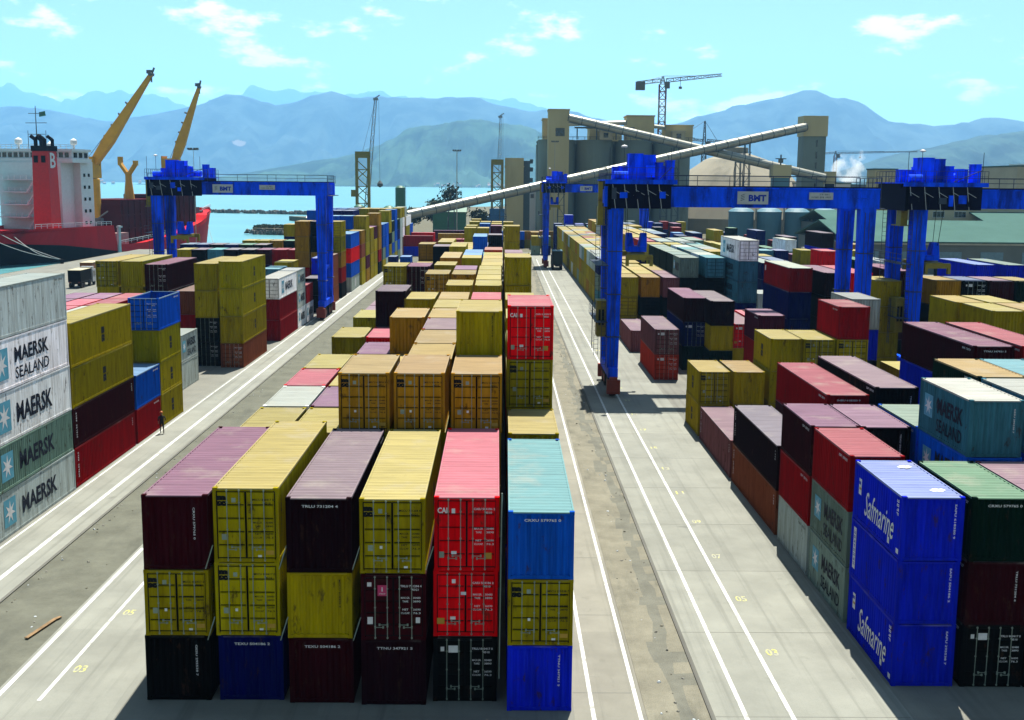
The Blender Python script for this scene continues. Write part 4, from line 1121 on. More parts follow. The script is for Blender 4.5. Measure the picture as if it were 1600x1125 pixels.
def ladder(mb, a, b, w=.5, axis='x', step=.45, r=.03):
    a, b = Vector(a), Vector(b); d = Vector((w/2,0,0)) if axis == 'x' else Vector((0,w/2,0))
    mb.bar(a-d, b-d, r, None, 4); mb.bar(a+d, b+d, r, None, 4); n = int((b-a).length/step)
    for i in range(n): p = a+(b-a)*(i+.5)/n; mb.bar(p-d, p+d, r*.8, None, 4)

def gantry(label, X0, Y0, trolley, spread_z, sign_at, box=True, group='rubber tyred gantry cranes over the stacks'):
    """X0: left leg centre, Y0: near leg centre; span 23.35, wheelbase 6.4; girders along X; trolley: (x from, x to) from the left leg"""
    t = thing('gantry_crane', label, 'crane', (X0, Y0, 0.02), 0, group)
    SP, WB = 23.35, 6.4
    for lx in (0, SP):
        for ly in (0, WB):
            mb = MB(); w0, w1 = (.52, .72); d0, d1 = .48, .62
            zb, zt = 2.6, 17.75
            mb.loft([(lx-w0,ly-d0,zb),(lx+w0,ly-d0,zb),(lx+w0,ly+d0,zb),(lx-w0,ly+d0,zb)], [(lx-w1,ly-d1,zt),(lx+w1,ly-d1,zt),(lx+w1,ly+d1,zt),(lx-w1,ly+d1,zt)])
            lg = part('leg', mb, M_CBLUE, t)
            mb = MB()
            for z in (5.5, 9.5, 13.5): mb.box(lx-w1+.0, lx+w1, ly-d1-.015, ly+d1+.015, z, z+.08)
            mb.bar((lx-.25, ly-d1-.05, 2.8), (lx-.3, ly-d1-.05, 17.3), .035, None, 4); mb.bar((lx+.1, ly-d1-.05, 2.8), (lx+.1, ly-d1-.05, 17.3), .03, None, 4)
            g = part('cable_run', mb, M_STEEL, lg)
        mb = MB(); mb.box(lx-.45, lx+.45, -1.3, WB+1.3, 1.75, 2.65); mb.box(lx-.3, lx+.3, .6, WB-.6, 7.0, 7.5)
        part('sill_beam', mb, M_CBLUE, t)
        for ly in (-.6, 1.5, WB-1.5, WB+.6):
            mb = MB(); n = 16
            for sx in (-1,):
                rim = [(lx, ly+.78*math.cos(2*math.pi*i/n), .78+.78*math.sin(2*math.pi*i/n)) for i in range(n)]
                mb.loft([(p[0]-.28, p[1], p[2]) for p in rim], [(p[0]+.28, p[1], p[2]) for p in rim])
            w = part('wheel', mb, M_TYRE, t)
            mb = MB(); rim = [(ly+.40*math.cos(2*math.pi*i/12), .78+.40*math.sin(2*math.pi*i/12)) for i in range(12)]
            mb.loft([(lx-.30, a, z) for a, z in rim], [(lx+.30, a, z) for a, z in rim]); part('rim', mb, M_CRED, w)
        for ly in (-1.75, WB+1.75):
            mb = MB(); mb.box(lx-.62, lx+.62, ly-.30, ly+.30, .35, 1.65); mb.box(lx-.5, lx+.5, ly-.34, ly+.34, .5, .62); mb.box(lx-.35, lx+.35, min(ly,ly+.5)-.2, max(ly,ly-.5)+.2, 1.65, 1.9)
            part('bogie_guard', mb, M_CRED, t)
    # girders
    for k, ly in enumerate((0, WB)):
        mb = MB(); x0, x1 = -1.05, SP+1.0
        mb.box(x0, x1, ly-.55, ly+.55, 17.75, 19.35); mb.box(x0, x1, ly-.68, ly+.68, 19.35, 19.5); mb.box(x0, x1, ly-.62, ly+.62, 17.65, 17.77)
        mb.box(x0, x1, ly-.62, ly-.55, 18.55, 18.63)
        g = part('girder', mb, M_CBLUE, t)
        mb = MB()
        for i in range(12): xx = x0+1+i*2.05; mb.box(xx, xx+.06, ly-.60, ly-.55, 17.8, 19.3)
        part('stiffener', mb, M_CBLUE, g)
        mb = MB(); railing(mb, (x0, ly-.66, 19.5), (x1, ly-.66, 19.5), 1.05, 4.0, .035); part('railing', mb, M_STEEL, g)
        mb = MB(); mb.box(x0, x1, ly-.07, ly+.07, 19.5, 19.62); part('trolley_rail', mb, M_CDARK, g)
        if k == 1:
            mb = MB(); xx = b_end = trolley[1]+.5
            while xx < SP-1.2:
                pts = [(xx+1.1*q/6, ly-.85, 19.3-1.0*math.sin(math.pi*q/6)) for q in range(7)]; mb.path(pts, .035, 4); xx += 1.1
            part('festoon_cable', mb, M_RUBBER_SHADE, g)
        if k == 0:
            pl = MB(); sx = sign_at; pl.box(sx-1.42, sx+1.42, -.80, -.70, 17.98, 19.14); sg = part('sign', pl, M_PANEL, g)
            put_text(g, 'BMT', '-y', (sx+.42, -.806, 18.54), 1.62, .60, M_BLUEM, 0.045)
            mb = MB()
            for j in range(4):
                z = 18.28+j*.15; mb.loft([(sx-1.12,-.81,z),(sx-.82,-.81,z+.11),(sx-.82,-.802,z+.11),(sx-1.12,-.802,z)], [(sx-1.12,-.81,z+.06),(sx-.72,-.81,z+.19),(sx-.72,-.802,z+.19),(sx-1.12,-.802,z+.06)])
            part('emblem', mb, M_STEEL, g)
            pl = MB(); pl.box(sx+5.2, sx+7.4, -.78, -.70, 18.45, 19.1); sg2 = part('sign', pl, M_PANEL, g)
            link('stencil_marks', dashes_mesh(14, (5, 9), M_STEEL, 91), g, (sx+6.3, -.786, 18.66), facing('-y'), (1.8, .14, 1)); link('stencil_marks', dashes_mesh(8, (3,), M_STEEL, 92), g, (sx+6.6, -.786, 18.92), facing('-y'), (.9, .12, 1))
    for lx in (-.55, SP+.55):
        mb = MB(); mb.box(lx-.35, lx+.35, .55, WB-.55, 17.9, 19.2); part('end_tie', mb, M_CBLUE, t)
    mb = MB(); railing(mb, (SP+1.05, -.6, 19.4), (SP+1.05, WB+.6, 19.4), 1.05, 1.2); railing(mb, (SP+1.05,-.7,17.7),(SP+1.05,.7,17.7), 1.7, .7); mb.box(SP+1.0, SP+1.5, -.7, WB+.7, 17.6, 17.7)
    part('end_platform', mb, M_STEEL, t)
    # trolley and machinery
    a, b = trolley
    mb = MB(); mb.box(a, b, -.2, WB+.2, 19.64, 20.0); mb.box(a+.3, b-.3, -.95, -.72, 17.5, 19.9); mb.box(a+.2, a+.5, -.95, WB+.9, 17.4, 19.9); mb.box(b-.5, b-.2, .9, WB+.9, 17.9, 19.9)
    tr = part('trolley', mb, M_CDARK, t)
    rq = random.Random(int(X0*10))
    for i in range(7):
        xx = a+.55+i*(b-a-1.2)/7; zz = 17.7+rq.uniform(0,.9); hh = rq.uniform(.5,1.1)
        mb = MB(); mb.box(xx, xx+rq.uniform(.4,.75), -1.12, -.95, zz, zz+hh); part('equipment_box', mb, rq.choice((M_CBLUE, M_CDARK, M_STEEL)), tr)
    mb = MB()
    for i in range(5): xx = a+.6+i*(b-a-1.0)/5; mb.bar((xx,-1.0,19.7),(xx+.3,-1.0,17.5), .035, None, 4); mb.bar((xx,-1.05,19.2),(xx+.9,-1.05,18.7), .03, None, 4)
    part('hose', mb, M_PANEL, tr)['kind'] = 'stuff'
    mb = MB(); mb.box(a-.1, b+.2, -1.15, WB+1.0, 20.0, 20.12); mb.box(a-.1, b+.2, -1.18, -1.12, 19.72, 20.0); part('deck', mb, M_CBLUE, tr)
    for (x, y, w, d, h) in ((a+2.3, 1.2, 1.3, 2.2, 2.35), (a+3.65, 1.6, 1.2, 2.0, 2.25), (a+4.75, .9, .7, 1.1, 1.55), (b-.55, .8, .75, 1.2, 1.75), (a+1.0, 3.2, 1.3, 1.3, 1.2), (b-1.1, 4.0, 1.3, 1.6, 1.3), (a+3.0, 4.6, 2.0, 1.2, 1.5)):
        mb = MB(); mb.box(x, x+w, y, y+d, 20.12, 20.12+h); mb.box(x-.05, x+w+.05, y-.05, y+d+.05, 20.12+h, 20.18+h); mb.box(x+.1, x+w-.1, y-.03, y, 20.35, 20.05+h); part('machinery_house', mb, M_CBLUE, tr)
    for q in range(3):
        mb = MB()
        if q == 0: mb.lathe((b-2.1, .3, 20.35), [(.0,0),(.42,0),(.42,1.1),(0,1.1)], 12)
        elif q == 1: mb.bar((a+.8,.2,20.5),(a+2.1,.2,20.5), .38, None, 10)
        else: mb.bar((a+4.2,2.8,20.6),(b-1.2,2.8,20.6), .45, None, 12)
        part('hoist_drum', mb, M_CBLUE, tr)
    mb = MB()
    for p, q in (((a,-1.1,20.1),(b+.15,-1.1,20.1)), ((a,WB+.9,20.1),(b+.15,WB+.9,20.1)), ((b+.15,-1.1,20.1),(b+.15,WB+.9,20.1)), ((a,-1.1,20.1),(a,WB+.9,20.1))): railing(mb, p, q, 1.1, .9, .025)
    for x in (a+.3, a+1.6, b-.4): mb.bar((x,-1.0,20.1),(x,-1.0,23.0), .03, None, 4)
    mb.bar((a+5.0,-.4,20.2),(b-.2,-.4,21.3), .05, None, 4)
    part('railing', mb, M_STEEL, tr)
    mb = MB(); mb.lathe((a+1.6, -1.0, 23.0), [(0,0),(.28,.02),(.30,.14),(.0,.26)], 10); part('lamp', mb, M_WHITE, tr)
    # electric house and stair tower on the left leg
    if box:
        mb = MB(); mb.box(-1.45, -.62, WB-5.9, WB-3.9, 5.4, 8.7); mb.box(-1.5, -.58, WB-5.95, WB-3.85, 8.7, 8.82); e = part('electric_house', mb, M_CYEL, t)
        mb = MB()
        for y in (WB-5.6, WB-4.9): mb.box(-1.2+ (0 if y < WB-5.2 else .0), -.9, WB-5.93, WB-5.9, 6.4, 7.9) if False else None
        for x in (-1.32, -1.0): mb.box(x, x+.2, WB-5.93, WB-5.9, 6.5, 8.0)
        part('louvre', mb, M_RUBBER_SHADE, e)
        mb = MB(); ladder(mb, (-1.85, WB-5.2, 4.2), (-1.85, WB-5.2, 8.8), .45, 'y'); part('ladder', mb, M_STEEL, e)
    mb = MB(); mb.box(-1.6, -.95, .2, 1.6, 16.0, 17.6); mb.box(-1.6, -1.2, .1, .5, 17.6, 19.9); mb.box(-1.7, -.9, 0.0, 2.6, 15.9, 16.0); part('stair_cabinet', mb, M_CYEL, t)
    mb = MB(); ladder(mb, (-.9, -.75, 2.7), (-.95, -.75, 17.6), .42); ladder(mb, (-1.0, WB+.3, 2.7), (-1.0, WB+.3, 17.6), .42)
    for z in (6.9, 12.2): mb.box(-1.7, -.6, -1.0, WB+.8, z, z+.06); railing(mb, (-1.7,-1.0,z), (-1.7,WB+.8,z), 1.0, 1.4, .025)
    part('ladder', mb, M_STEEL, t)
    # spreader on its ropes
    sx = (a+b)/2 + .2; sy = WB/2; z = spread_z
    mb = MB(); L_ = 3.05
    mb.box(sx-.55, sx+.55, sy-L_, sy+L_, z+.25, z+.65)
    for s in (-1, 1):
        mb.box(sx-1.22, sx+1.22, sy+s*L_-.18, sy+s*L_+.18, z+.1, z+.6)
        for q in (-1, 1): mb.box(sx+q*1.12-.14, sx+q*1.12+.14, sy+s*L_-.22, sy+s*L_+.22, z-.45, z+.5)
    sp = part('spreader', mb, M_CYEL, t)
    mb = MB(); mb.box(sx-.9, sx+.9, sy-1.1, sy+1.1, z+.75, z+1.25)
    for q in (-1, 1): mb.loft([(sx+q*.25,sy-.9,z+1.25),(sx+q*.95,sy-.9,z+1.25),(sx+q*.95,sy+.9,z+1.25),(sx+q*.25,sy+.9,z+1.25)], [(sx+q*.45,sy-.6,z+2.5),(sx+q*.95,sy-.6,z+2.5),(sx+q*.95,sy+.6,z+2.5),(sx+q*.45,sy+.6,z+2.5)])
    part('head_block', mb, M_CBLUE, sp)
    for px_, py_ in ((-.8,-.7),(.8,-.7),(.8,.7),(-.8,.7)):
        mb = MB(); mb.bar((sx+px_, sy+py_, z+2.2), (sx+px_*1.5, sy+py_*1.6, 19.7), .03, None, 4); part('rope', mb, M_RUBBER_SHADE, sp)
    return t
gantry('blue gantry crane with white sign, largest, astride the road by the right stacks', 10.60, 107.0, (-1.0, 5.3), 12.6, 12.55)
gantry('blue gantry crane cut off by the right picture edge, yellow box on its leg', 40.6, 112.0, (-1.9, 6.0), 11.7, 13.5)
gantry('blue gantry crane over the left stacks in front of the red ship', -49.05, 165.5, (-1.3, 6.9), 11.2, 9.55, box=False)
gantry('small distant blue gantry crane in front of the tall concrete silos', 10.65, 271.0, (-1.0, 4.6), 14.0, 9.2, box=False)

# ------------------------------------------------------------------ silos and conveyors
M_SILO = plain('silo_concrete', (0.25, 0.31, 0.26), 0.9, var=0.15, scale=0.10, dirt=(0.11,0.12,0.11), stretch=(1,1,.25))
M_TOWER = plain('tower_beige_render', (0.74, 0.60, 0.30), 0.9, var=0.1, scale=0.12, dirt=(0.46,0.40,0.22), stretch=(1,1,.3))
M_TUBE = plain('conveyor_cladding', (0.52, 0.51, 0.42), 0.35, 0.35, 0.15, 0.4)
M_TRUSS = plain('truss_steel', (0.09, 0.13, 0.14), 0.7)
M_METSILO = plain('steel_silo_grey', (0.10, 0.26, 0.33), 0.6, 0.0, 0.15, 0.15)
M_CREAM = plain('cream_wall', (0.62, 0.55, 0.36), 0.9, var=0.1, scale=0.2)
def silos():
    t = thing('silo_block', 'grey block of joined concrete silos with roof houses behind the stacks', 'silos', (43, 455, 0))
    R = 7.25
    for k in range(4):
        cx = -21.5 + k*15.0
        for j in range(2):
            mb = MB(); mb.lathe((cx, j*15.0, 0), [(R,0),(R,35.6),(R+.25,35.6),(R+.25,36.4),(0,36.4)], 36); part('silo', mb, M_SILO, t, smooth=False)
    mb = MB(); mb.box(-29, 31, 1.5, 20, 0, 35); part('rear_wall', mb, M_SILO, t)
    for (x0, x1, z1) in ((-9, 3.5, 41), (5.5, 16, 45.5), (20.5, 31, 42.0), (-27, -21, 44)):
        mb = MB(); mb.box(x0, x1, -4, 8, 36.0, z1); mb.box(x0-.3, x1+.3, -4.3, 8.3, z1, z1+.5); h = part('roof_house', mb, M_TOWER, t)
        mb = MB(); mb.box((x0+x1)/2-1.2, (x0+x1)/2+1.2, -4.06, -4.0, 37, 39.4); part('window', mb, M_GLASS, h)
    for x in (-3, 25):
        mb = MB(); mb.box(x-2.4, x+2.4, -8, -4.4, 36.4, 39.6); mb.box(x-2.7, x+2.7, -8.3, -4.1, 39.6, 40); h = part('roof_house', mb, M_CREAM, t)
        mb = MB(); mb.box(x-.9, x+.9, -8.06, -8.0, 37.2, 39); part('door', mb, M_GLASS, h)
    mb = MB(); railing(mb, (-29,-7.9,36.4), (31,-7.9,36.4), 1.1, 2.2, .09); part('railing', mb, M_TRUSS, t)
    mb = MB()
    for x in (-14, -6.5, 1.0): mb.bar((x,-7,36.4),(x,-7,41),.25,None,5)
    mb.box(-15,8,-7.2,-6.6,40.6,41.2); part('roof_gantry', mb, M_TRUSS, t)
    mb = MB(); mb.bar((-17,-2,42.5),(6,-2,43.2), .9, None, 8); mb.bar((15.5,-2,42.0),(21,-2,41.4), .8, None, 8); part('roof_conveyor', mb, M_TUBE, t)
    t = thing('lift_tower', 'tall beige lift tower with one small dark window beside the silos', 'tower', (21.4, 441, 0))
    mb = MB(); mb.box(-3.9, 3.9, -4, 4, 0, 46.6); mb.box(-4.1, 4.1, -4.2, 4.2, 46.6, 47.2); part('wall', mb, M_TOWER, t)
    mb = MB(); mb.box(-1.2, 2.2, -4.08, -4.0, 37.2, 40.2); w = part('window', mb, M_GLASS, t)
    mb = MB(); mb.box(-.1, .1, -4.12, -4.08, 37.2, 40.2); mb.box(-1.2, 2.2, -4.12, -4.08, 38.6, 38.8); part('frame', mb, M_TRUSS, w)
    t = thing('lift_tower', 'tall grey concrete tower with beige cap at the right conveyor end', 'tower', (120.6, 452, 0))
    mb = MB(); mb.box(-4.3, 4.3, -4.3, 4.3, 0, 38.5); part('shaft', mb, M_SILO, t)
    mb = MB(); mb.box(-4.7, 4.7, -4.7, 4.7, 38.5, 46.2); part('cap', mb, M_TOWER, t)
    mb = MB()
    for z in (26, 30, 34.5, 18, 22): mb.box(.5, 1.1, -4.36, -4.3, z, z+2.6)
    part('window', mb, M_GLASS, t)['kind'] = 'stuff'
    t = thing('lift_tower', 'short beige tower left of the silos crossed by the long conveyor', 'tower', (5.4, 440, 0))
    mb = MB(); mb.box(-4, 3.0, -3, 3, 0, 29); mb.box(-4.2, 3.2, -3.2, 3.2, 25.6, 26.0); part('wall', mb, M_TOWER, t)
    mb = MB(); mb.box(3.0, 5.4, -2, 2, 0, 28)
    for z in (20, 24, 27): mb.box(5.4, 6.6, -.5, .5, z, z+1.6)
    part('plant_shaft', mb, M_TRUSS, t)
    # conveyors
    def conv(name, label, a, b, r, posts):
        t = thing(name, label, 'conveyor', (0,0,0))
        mb = MB(); mb.bar(a, b, r, None, 14); part('gallery', mb, M_TUBE, t)
        A, Bv = Vector(a), Vector(b)
        mb = MB(); d = Vector((0,-r*.7,-r*1.05)); mb.bar(A+d, Bv+d, .22, None, 4); mb.bar(A+Vector((0,-r*1.0,.2)), Bv+Vector((0,-r*1.0,.2)), .12, None, 4)
        part('walkway', mb, M_TRUSS, t)
        n = int((Bv-A).length/5)
        mb = MB()
        for i in range(n+1):
            p = A+(Bv-A)*i/n; dirv = (Bv-A).normalized()
            mb.bar(p-dirv*.12, p+dirv*.12, r*1.06, None, 14)
        part('band', mb, M_STEEL if False else M_TRUSS, t)
        for f in posts:
            p = A+(Bv-A)*f; mb = MB(); w = 1.3
            for sx in (-1, 1):
                for sy in (-1, 1): mb.bar((p.x+sx*w, p.y+sy*w, 0), (p.x+sx*w*.7, p.y+sy*w*.7, p.z-r), .2, None, 4)
            z = 0; k = 0
            while z < p.z-r-4:
                s = 1 if k % 2 else -1
                mb.bar((p.x-s*w, p.y-w, z), (p.x+s*w, p.y-w, z+4), .12, None, 4); mb.bar((p.x-w,p.y-w,z+4),(p.x+w,p.y-w,z+4), .12, None, 4); mb.bar((p.x-w,p.y-s*w,z),(p.x-w,p.y+s*w,z+4), .1, None, 4)
                z += 4; k += 1
            part('trestle', mb, M_TRUSS, t)
    conv('conveyor', 'long pale tubular conveyor rising to the right, in front of the silos', (-32, 395, 8.5), (116.5, 447, 42.0), 1.55, (.10, .22, .36, .62, .84))
    conv('conveyor', 'pale tubular conveyor falling from the beige tower down to the right', (25, 438, 44.0), (122, 436, 22.6), 1.55, (.42, .66))
    # junction house on the falling conveyor
    t = thing('junction_house', 'small boxy house on steel legs under the falling conveyor', 'building', (104, 432, 0))
    mb = MB(); mb.box(-3.4, 3.4, -3, 3, 22.5, 27.2); part('wall', mb, M_TOWER, t)
    mb = MB(); mb.box(-2.9, 2.9, -2.5, 2.5, 12, 22.5); part('hopper', mb, M_METSILO, t)
    mb = MB()
    for x in (-2.6, 2.6):
        for y in (-2.3, 2.3): mb.bar((x,y,0),(x,y,12.5), .3, None, 4)
    part('leg_frame', mb, M_TRUSS, t)
    mb = MB(); mb.bar((0,0,27),(0,0,31),.3,None,5); mb.bar((-2,0,29.5),(2,0,29.5),.25,None,4); mb.box(-.8,.8,-.6,.6,28,29.4); part('motor', mb, M_TRUSS, t)
    t = thing('junction_house', 'small beige transfer house at the low right end of the falling conveyor', 'building', (124, 437, 0))
    mb = MB(); mb.box(-1.8, 1.8, -2, 2, 20.5, 25); part('wall', mb, M_TOWER, t)
    mb = MB(); mb.box(-1.4, 1.4, -1.6, 1.6, 0, 20.5); part('shaft', mb, M_CDARK, t)
    # storage dome
    t = thing('storage_dome', 'broad conical storage dome in beige behind the gantry girder', 'dome', (101, 500, 0))
    mb = MB(); mb.lathe((0,0,0), [(38,0),(38,6),(33,13.5),(24,23),(13,30.5),(5,33.2),(5,35.5),(0,36)], 40); part('shell', mb, plain('dome_weathered', (0.36, 0.33, 0.24), 0.9, var=0.12, scale=0.1, dirt=(0.22,0.21,0.16), stretch=(1,1,.4)), t)
    # steel silos in a row
    for k, lb in enumerate(('leftmost', 'second from left', 'second from right', 'rightmost')):
        t = thing('steel_silo', f'squat grey blue steel silo, {lb} of the row under the gantry girder', 'silo', (77.5+9.0*k, 372, 0), 0, 'row of steel silos')
        mb = MB(); mb.lathe((0,0,0), [(4.0,0),(4.0,11.0),(4.15,11.0),(4.15,11.3),(3.0,12.2),(0,12.9)], 24); part('shell', mb, M_METSILO, t)
        mb = MB(); mb.bar((4.5,-1.5,0),(4.5,-1.5,12.3), .3, None, 6); part('pipe', mb, M_TUBE, t)
silos()

# ------------------------------------------------------------------ tower cranes, harbour cranes, masts
M_TCR = plain('tower_crane_red', (0.20, 0.045, 0.04), 0.7)
M_TCW = plain('tower_crane_white', (0.46, 0.45, 0.43), 0.7)
M_TCG = plain('tower_crane_grey', (0.14, 0.16, 0.16), 0.7)
def lattice(mb, a, b, w, r, step, m=0, w2=None, mfun=None):
    a, b = Vector(a), Vector(b); d = (b-a); n = max(2, int(d.length/step)); dn_ = d.normalized()
    up = Vector((0,0,1)) if abs(dn_.z) < .9 else Vector((0,1,0)); u = dn_.cross(up).normalized(); v = dn_.cross(u).normalized()
    w2 = w if w2 is None else w2
    def ring(i): 
        k = w+(w2-w)*i/n; p = a+d*i/n; return [p+u*k*sx+v*k*sy for sx, sy in ((-1,-1),(1,-1),(1,1),(-1,1))]
    for i in range(n):
        A, Bq = ring(i), ring(i+1); mm = mfun(i/n) if mfun else m
        for k in range(4):
            mb.bar(A[k], Bq[k], r, None, 4, mm); mb.bar(A[k], Bq[(k+1) % 4] if i % 2 else Bq[(k-1) % 4], r*.7, None, 3, mm); mb.bar(A[k], A[(k+1) % 4], r*.7, None, 3, mm)
def tower_crane(label, X, Y, H, jib, back, head, w, mats, slope=0.06, r=.22, yaw=0):
    t = thing('tower_crane', label, 'crane', (X, Y, 0), yaw, 'building cranes on the skyline')
    mb = MB(); lattice(mb, (0,0,0), (0,0,H), w, r, w*2.2, 0, None, (lambda f: 1 if (int(f*H/9) % 2 == 0) else 0)); part('mast', mb, mats, t)
    mb = MB(); lattice(mb, (1.5,0,H+1.5), (jib,0,H+1.5+slope*jib), w*.55, r*.75, 2.6, 0, w*.35); part('jib', mb, mats[0], t)
    mb = MB(); lattice(mb, (-1.0,0,H+1.5), (-back,0,H+1.5-slope*back*1.2), w*.5, r*.75, 2.6); part('counter_jib', mb, mats[0], t)
    mb = MB(); mb.box(-back-.5, -back+3.2, -1, 1, H-1.4-slope*back, H+1.9-slope*back); part('counterweight', mb, M_TCG, t)
    mb = MB(); lattice(mb, (0,0,H), (0,0,H+head), w*.7, r*.8, 2, 0, .25); mb.bar((0,0,H+head),(jib*.6,0,H+2+slope*jib*.6), .1, None, 3); mb.bar((0,0,H+head),(-back+1,0,H+1.6-slope*back), .1, None, 3); part('head', mb, mats[0], t)
    mb = MB(); mb.box(.6, 2.6, -2.4, -.8, H-1.8, H+.8); c = part('cab', mb, M_TCG, t)
    mb = MB(); mb.bar((jib*.3,0,H+1.5),(jib*.3,0,H-1.0), .12, None, 4); mb.box(jib*.3-.6, jib*.3+.6, -.5, .5, H-1.8, H-.9); part('hook', mb, M_TCG, t)
tower_crane('tall red and white lattice tower crane standing above the silos', 65.5, 478, 60.0, 24.0, 10.5, 3.2, 1.35, [M_TCW, M_TCR], .10)
tower_crane('smaller grey tower crane seen between the silos and dome', 101, 580, 40, 10.5, 14, 11, 1.0, [M_TCG, M_TCG], -0.05)
tower_crane('distant faint tower crane with a long jib beside the steam', 236, 820, 41, 58, 11, 3, 1.0, [M_TCG, M_TCR], 0.03, .18)

M_HYEL = plain('harbour_crane_yellow', (0.30, 0.25, 0.03), 0.6, var=0.2)
M_HBLUE = plain('harbour_crane_blue', (0.03, 0.16, 0.36), 0.6, var=0.2)
def harbour_crane(label, X, Y, H, mast_h, lean, s=1.0):
    t = thing('harbour_crane', label, 'crane', (X, Y, 0), 0, 'mobile harbour cranes on the quay')
    mb = MB()
    for x in (-2.3, 2.3): mb.box(x-.5, x+.5, -1, 1, 4, mast_h)
    mb.box(-2.8, 2.8, -1.2, 1.2, mast_h-2.4, mast_h); part('tower', mb, M_HYEL, t)
    mb = MB(); k = 0; z = 5
    while z < mast_h-4: mb.bar((-1.8,-.6,z),(1.8,-.6,z+3.2) if k % 2 else (1.8,-.6,z), .22, None, 4); mb.bar((1.8,-.6,z),(-1.8,-.6,z+3.2), .22, None, 4); z += 3.2; k += 1
    part('bracing', mb, M_HYEL, t)
    mb = MB(); mb.box(-5.5, 5.5, -4, 4, 1.0, 4.6); mb.box(-3.4, 4.8, -3, 3, 4.6, 8.2); part('machinery_house', mb, M_HBLUE, t)
    mb = MB()
    for x in (-4.5, -1.5, 1.5, 4.5): mb.bar((x,-4.3,.8),(x,-3.7,.8), .8, None, 10)
    part('wheel', mb, M_TYRE, t)['kind'] = 'stuff'
    mb = MB(); mb.box(-4.4, -2.6, -1.6, .6, mast_h*.45, mast_h*.45+2.6); part('cab', mb, M_HYEL, t)
    mb = MB(); lattice(mb, (1.0, 2.0, 9), (lean, 6, H), .8, .10, 3.2, 0, .45); mb.bar((lean-.9,6,H),(lean+1.6,6,H+1.6), .3, None, 4); mb.box(lean-.9, lean+.9, 5.5, 6.5, H-.4, H+.5); part('boom', mb, plain('boom_pale_grey', (0.34, 0.42, 0.46), 0.7), t)
    mb = MB(); mb.bar((lean+1.2,6,H),(lean+1.4,6,H-31), .06, None, 3); mb.bar((0,0,mast_h),(lean,6,H), .07, None, 3); mb.lathe((lean+1.4,6,H-33.5), [(.2,0),(1.1,.6),(1.1,1.5),(.3,2.6)], 8); part('hook', mb, M_TCG, t)
harbour_crane('yellow legged harbour crane with a tall lattice boom beside the sea', -53, 445, 51, 31, 4.5)
harbour_crane('blue based harbour crane with faint raised boom left of short beige tower', -1.8, 520, 49, 30, 1.2)
def mast(label, X, Y, H, r=.16):
    t = thing('light_mast', label, 'light mast', (X, Y, 0), 0, 'floodlight masts')
    mb = MB(); mb.bar((0,0,0),(0,0,H), r*1.5, r*.7, 6); part('pole', mb, M_TUBE, t)
    mb = MB(); mb.box(-1.2,1.2,-.3,.3,H,H+.2)
    for x in (-1.1,-.4,.4,1.1): mb.box(x-.28,x+.28,-.7,-.2,H+.1,H+.55)
    part('lamp_head', mb, M_TCG, t)
mast('slim floodlight mast standing before the mountains left of short tower', -14.2, 372, 29.5)
mast('slim floodlight mast close beside the tall beige lift tower', 19.5, 425, 34.5, .14)
mast('black topped antenna mast beside the far orange ship crane', -76, 288, 27, .07)

# green tanks by the water
M_GTANK = plain('tank_green', (0.05, 0.20, 0.11), 0.5)
for X, h, r, lb in ((-35.5, 18.5, 1.75, 'tall slim green tank by the water, right of the harbour crane'), (-39.5, 11.5, 1.9, 'short green tank by the water beside the tall one'), (-50, 11.8, 1.8, 'short green tank half hidden behind the far left stacks')):
    t = thing('storage_tank', lb, 'tank', (X, 408, 0), 0, 'green tanks by the water'); mb = MB(); mb.lathe((0,0,0), [(r,0),(r,h-.8),(r*.6,h-.2),(0,h)], 18); part('shell', mb, M_GTANK, t)
    mb = MB(); ladder(mb, (r+.2,-.4,0), (r+.2,-.4,h), .5, 'y', 1.0, .06); part('ladder', mb, M_TRUSS, t)
t = thing('green_shed', 'low green sheet metal shed behind the containers near the trees', 'shed', (-19, 428, 0)); mb = MB(); mb.box(-6,6,-4,4,0,9); mb.loft([(-6.4,-4.4,9),(6.4,-4.4,9),(6.4,4.4,9),(-6.4,4.4,9)],[(-6.4,-.3,10.6),(6.4,-.3,10.6),(6.4,.3,10.6),(-6.4,.3,10.6)]); part('wall', mb, M_GTANK, t)
t = thing('quay_shed', 'long low white roofed shed beside the harbour crane base', 'shed', (-69, 470, 0)); mb = MB(); mb.box(-9,9,-4,4,0,5); part('wall', mb, M_CREAM, t); mb = MB(); mb.loft([(-9.5,-4.5,5),(9.5,-4.5,5),(9.5,4.5,5),(-9.5,4.5,5)],[(-9.5,-.3,7),(9.5,-.3,7),(9.5,.3,7),(-9.5,.3,7)]); part('roof', mb, M_WHITE, t)

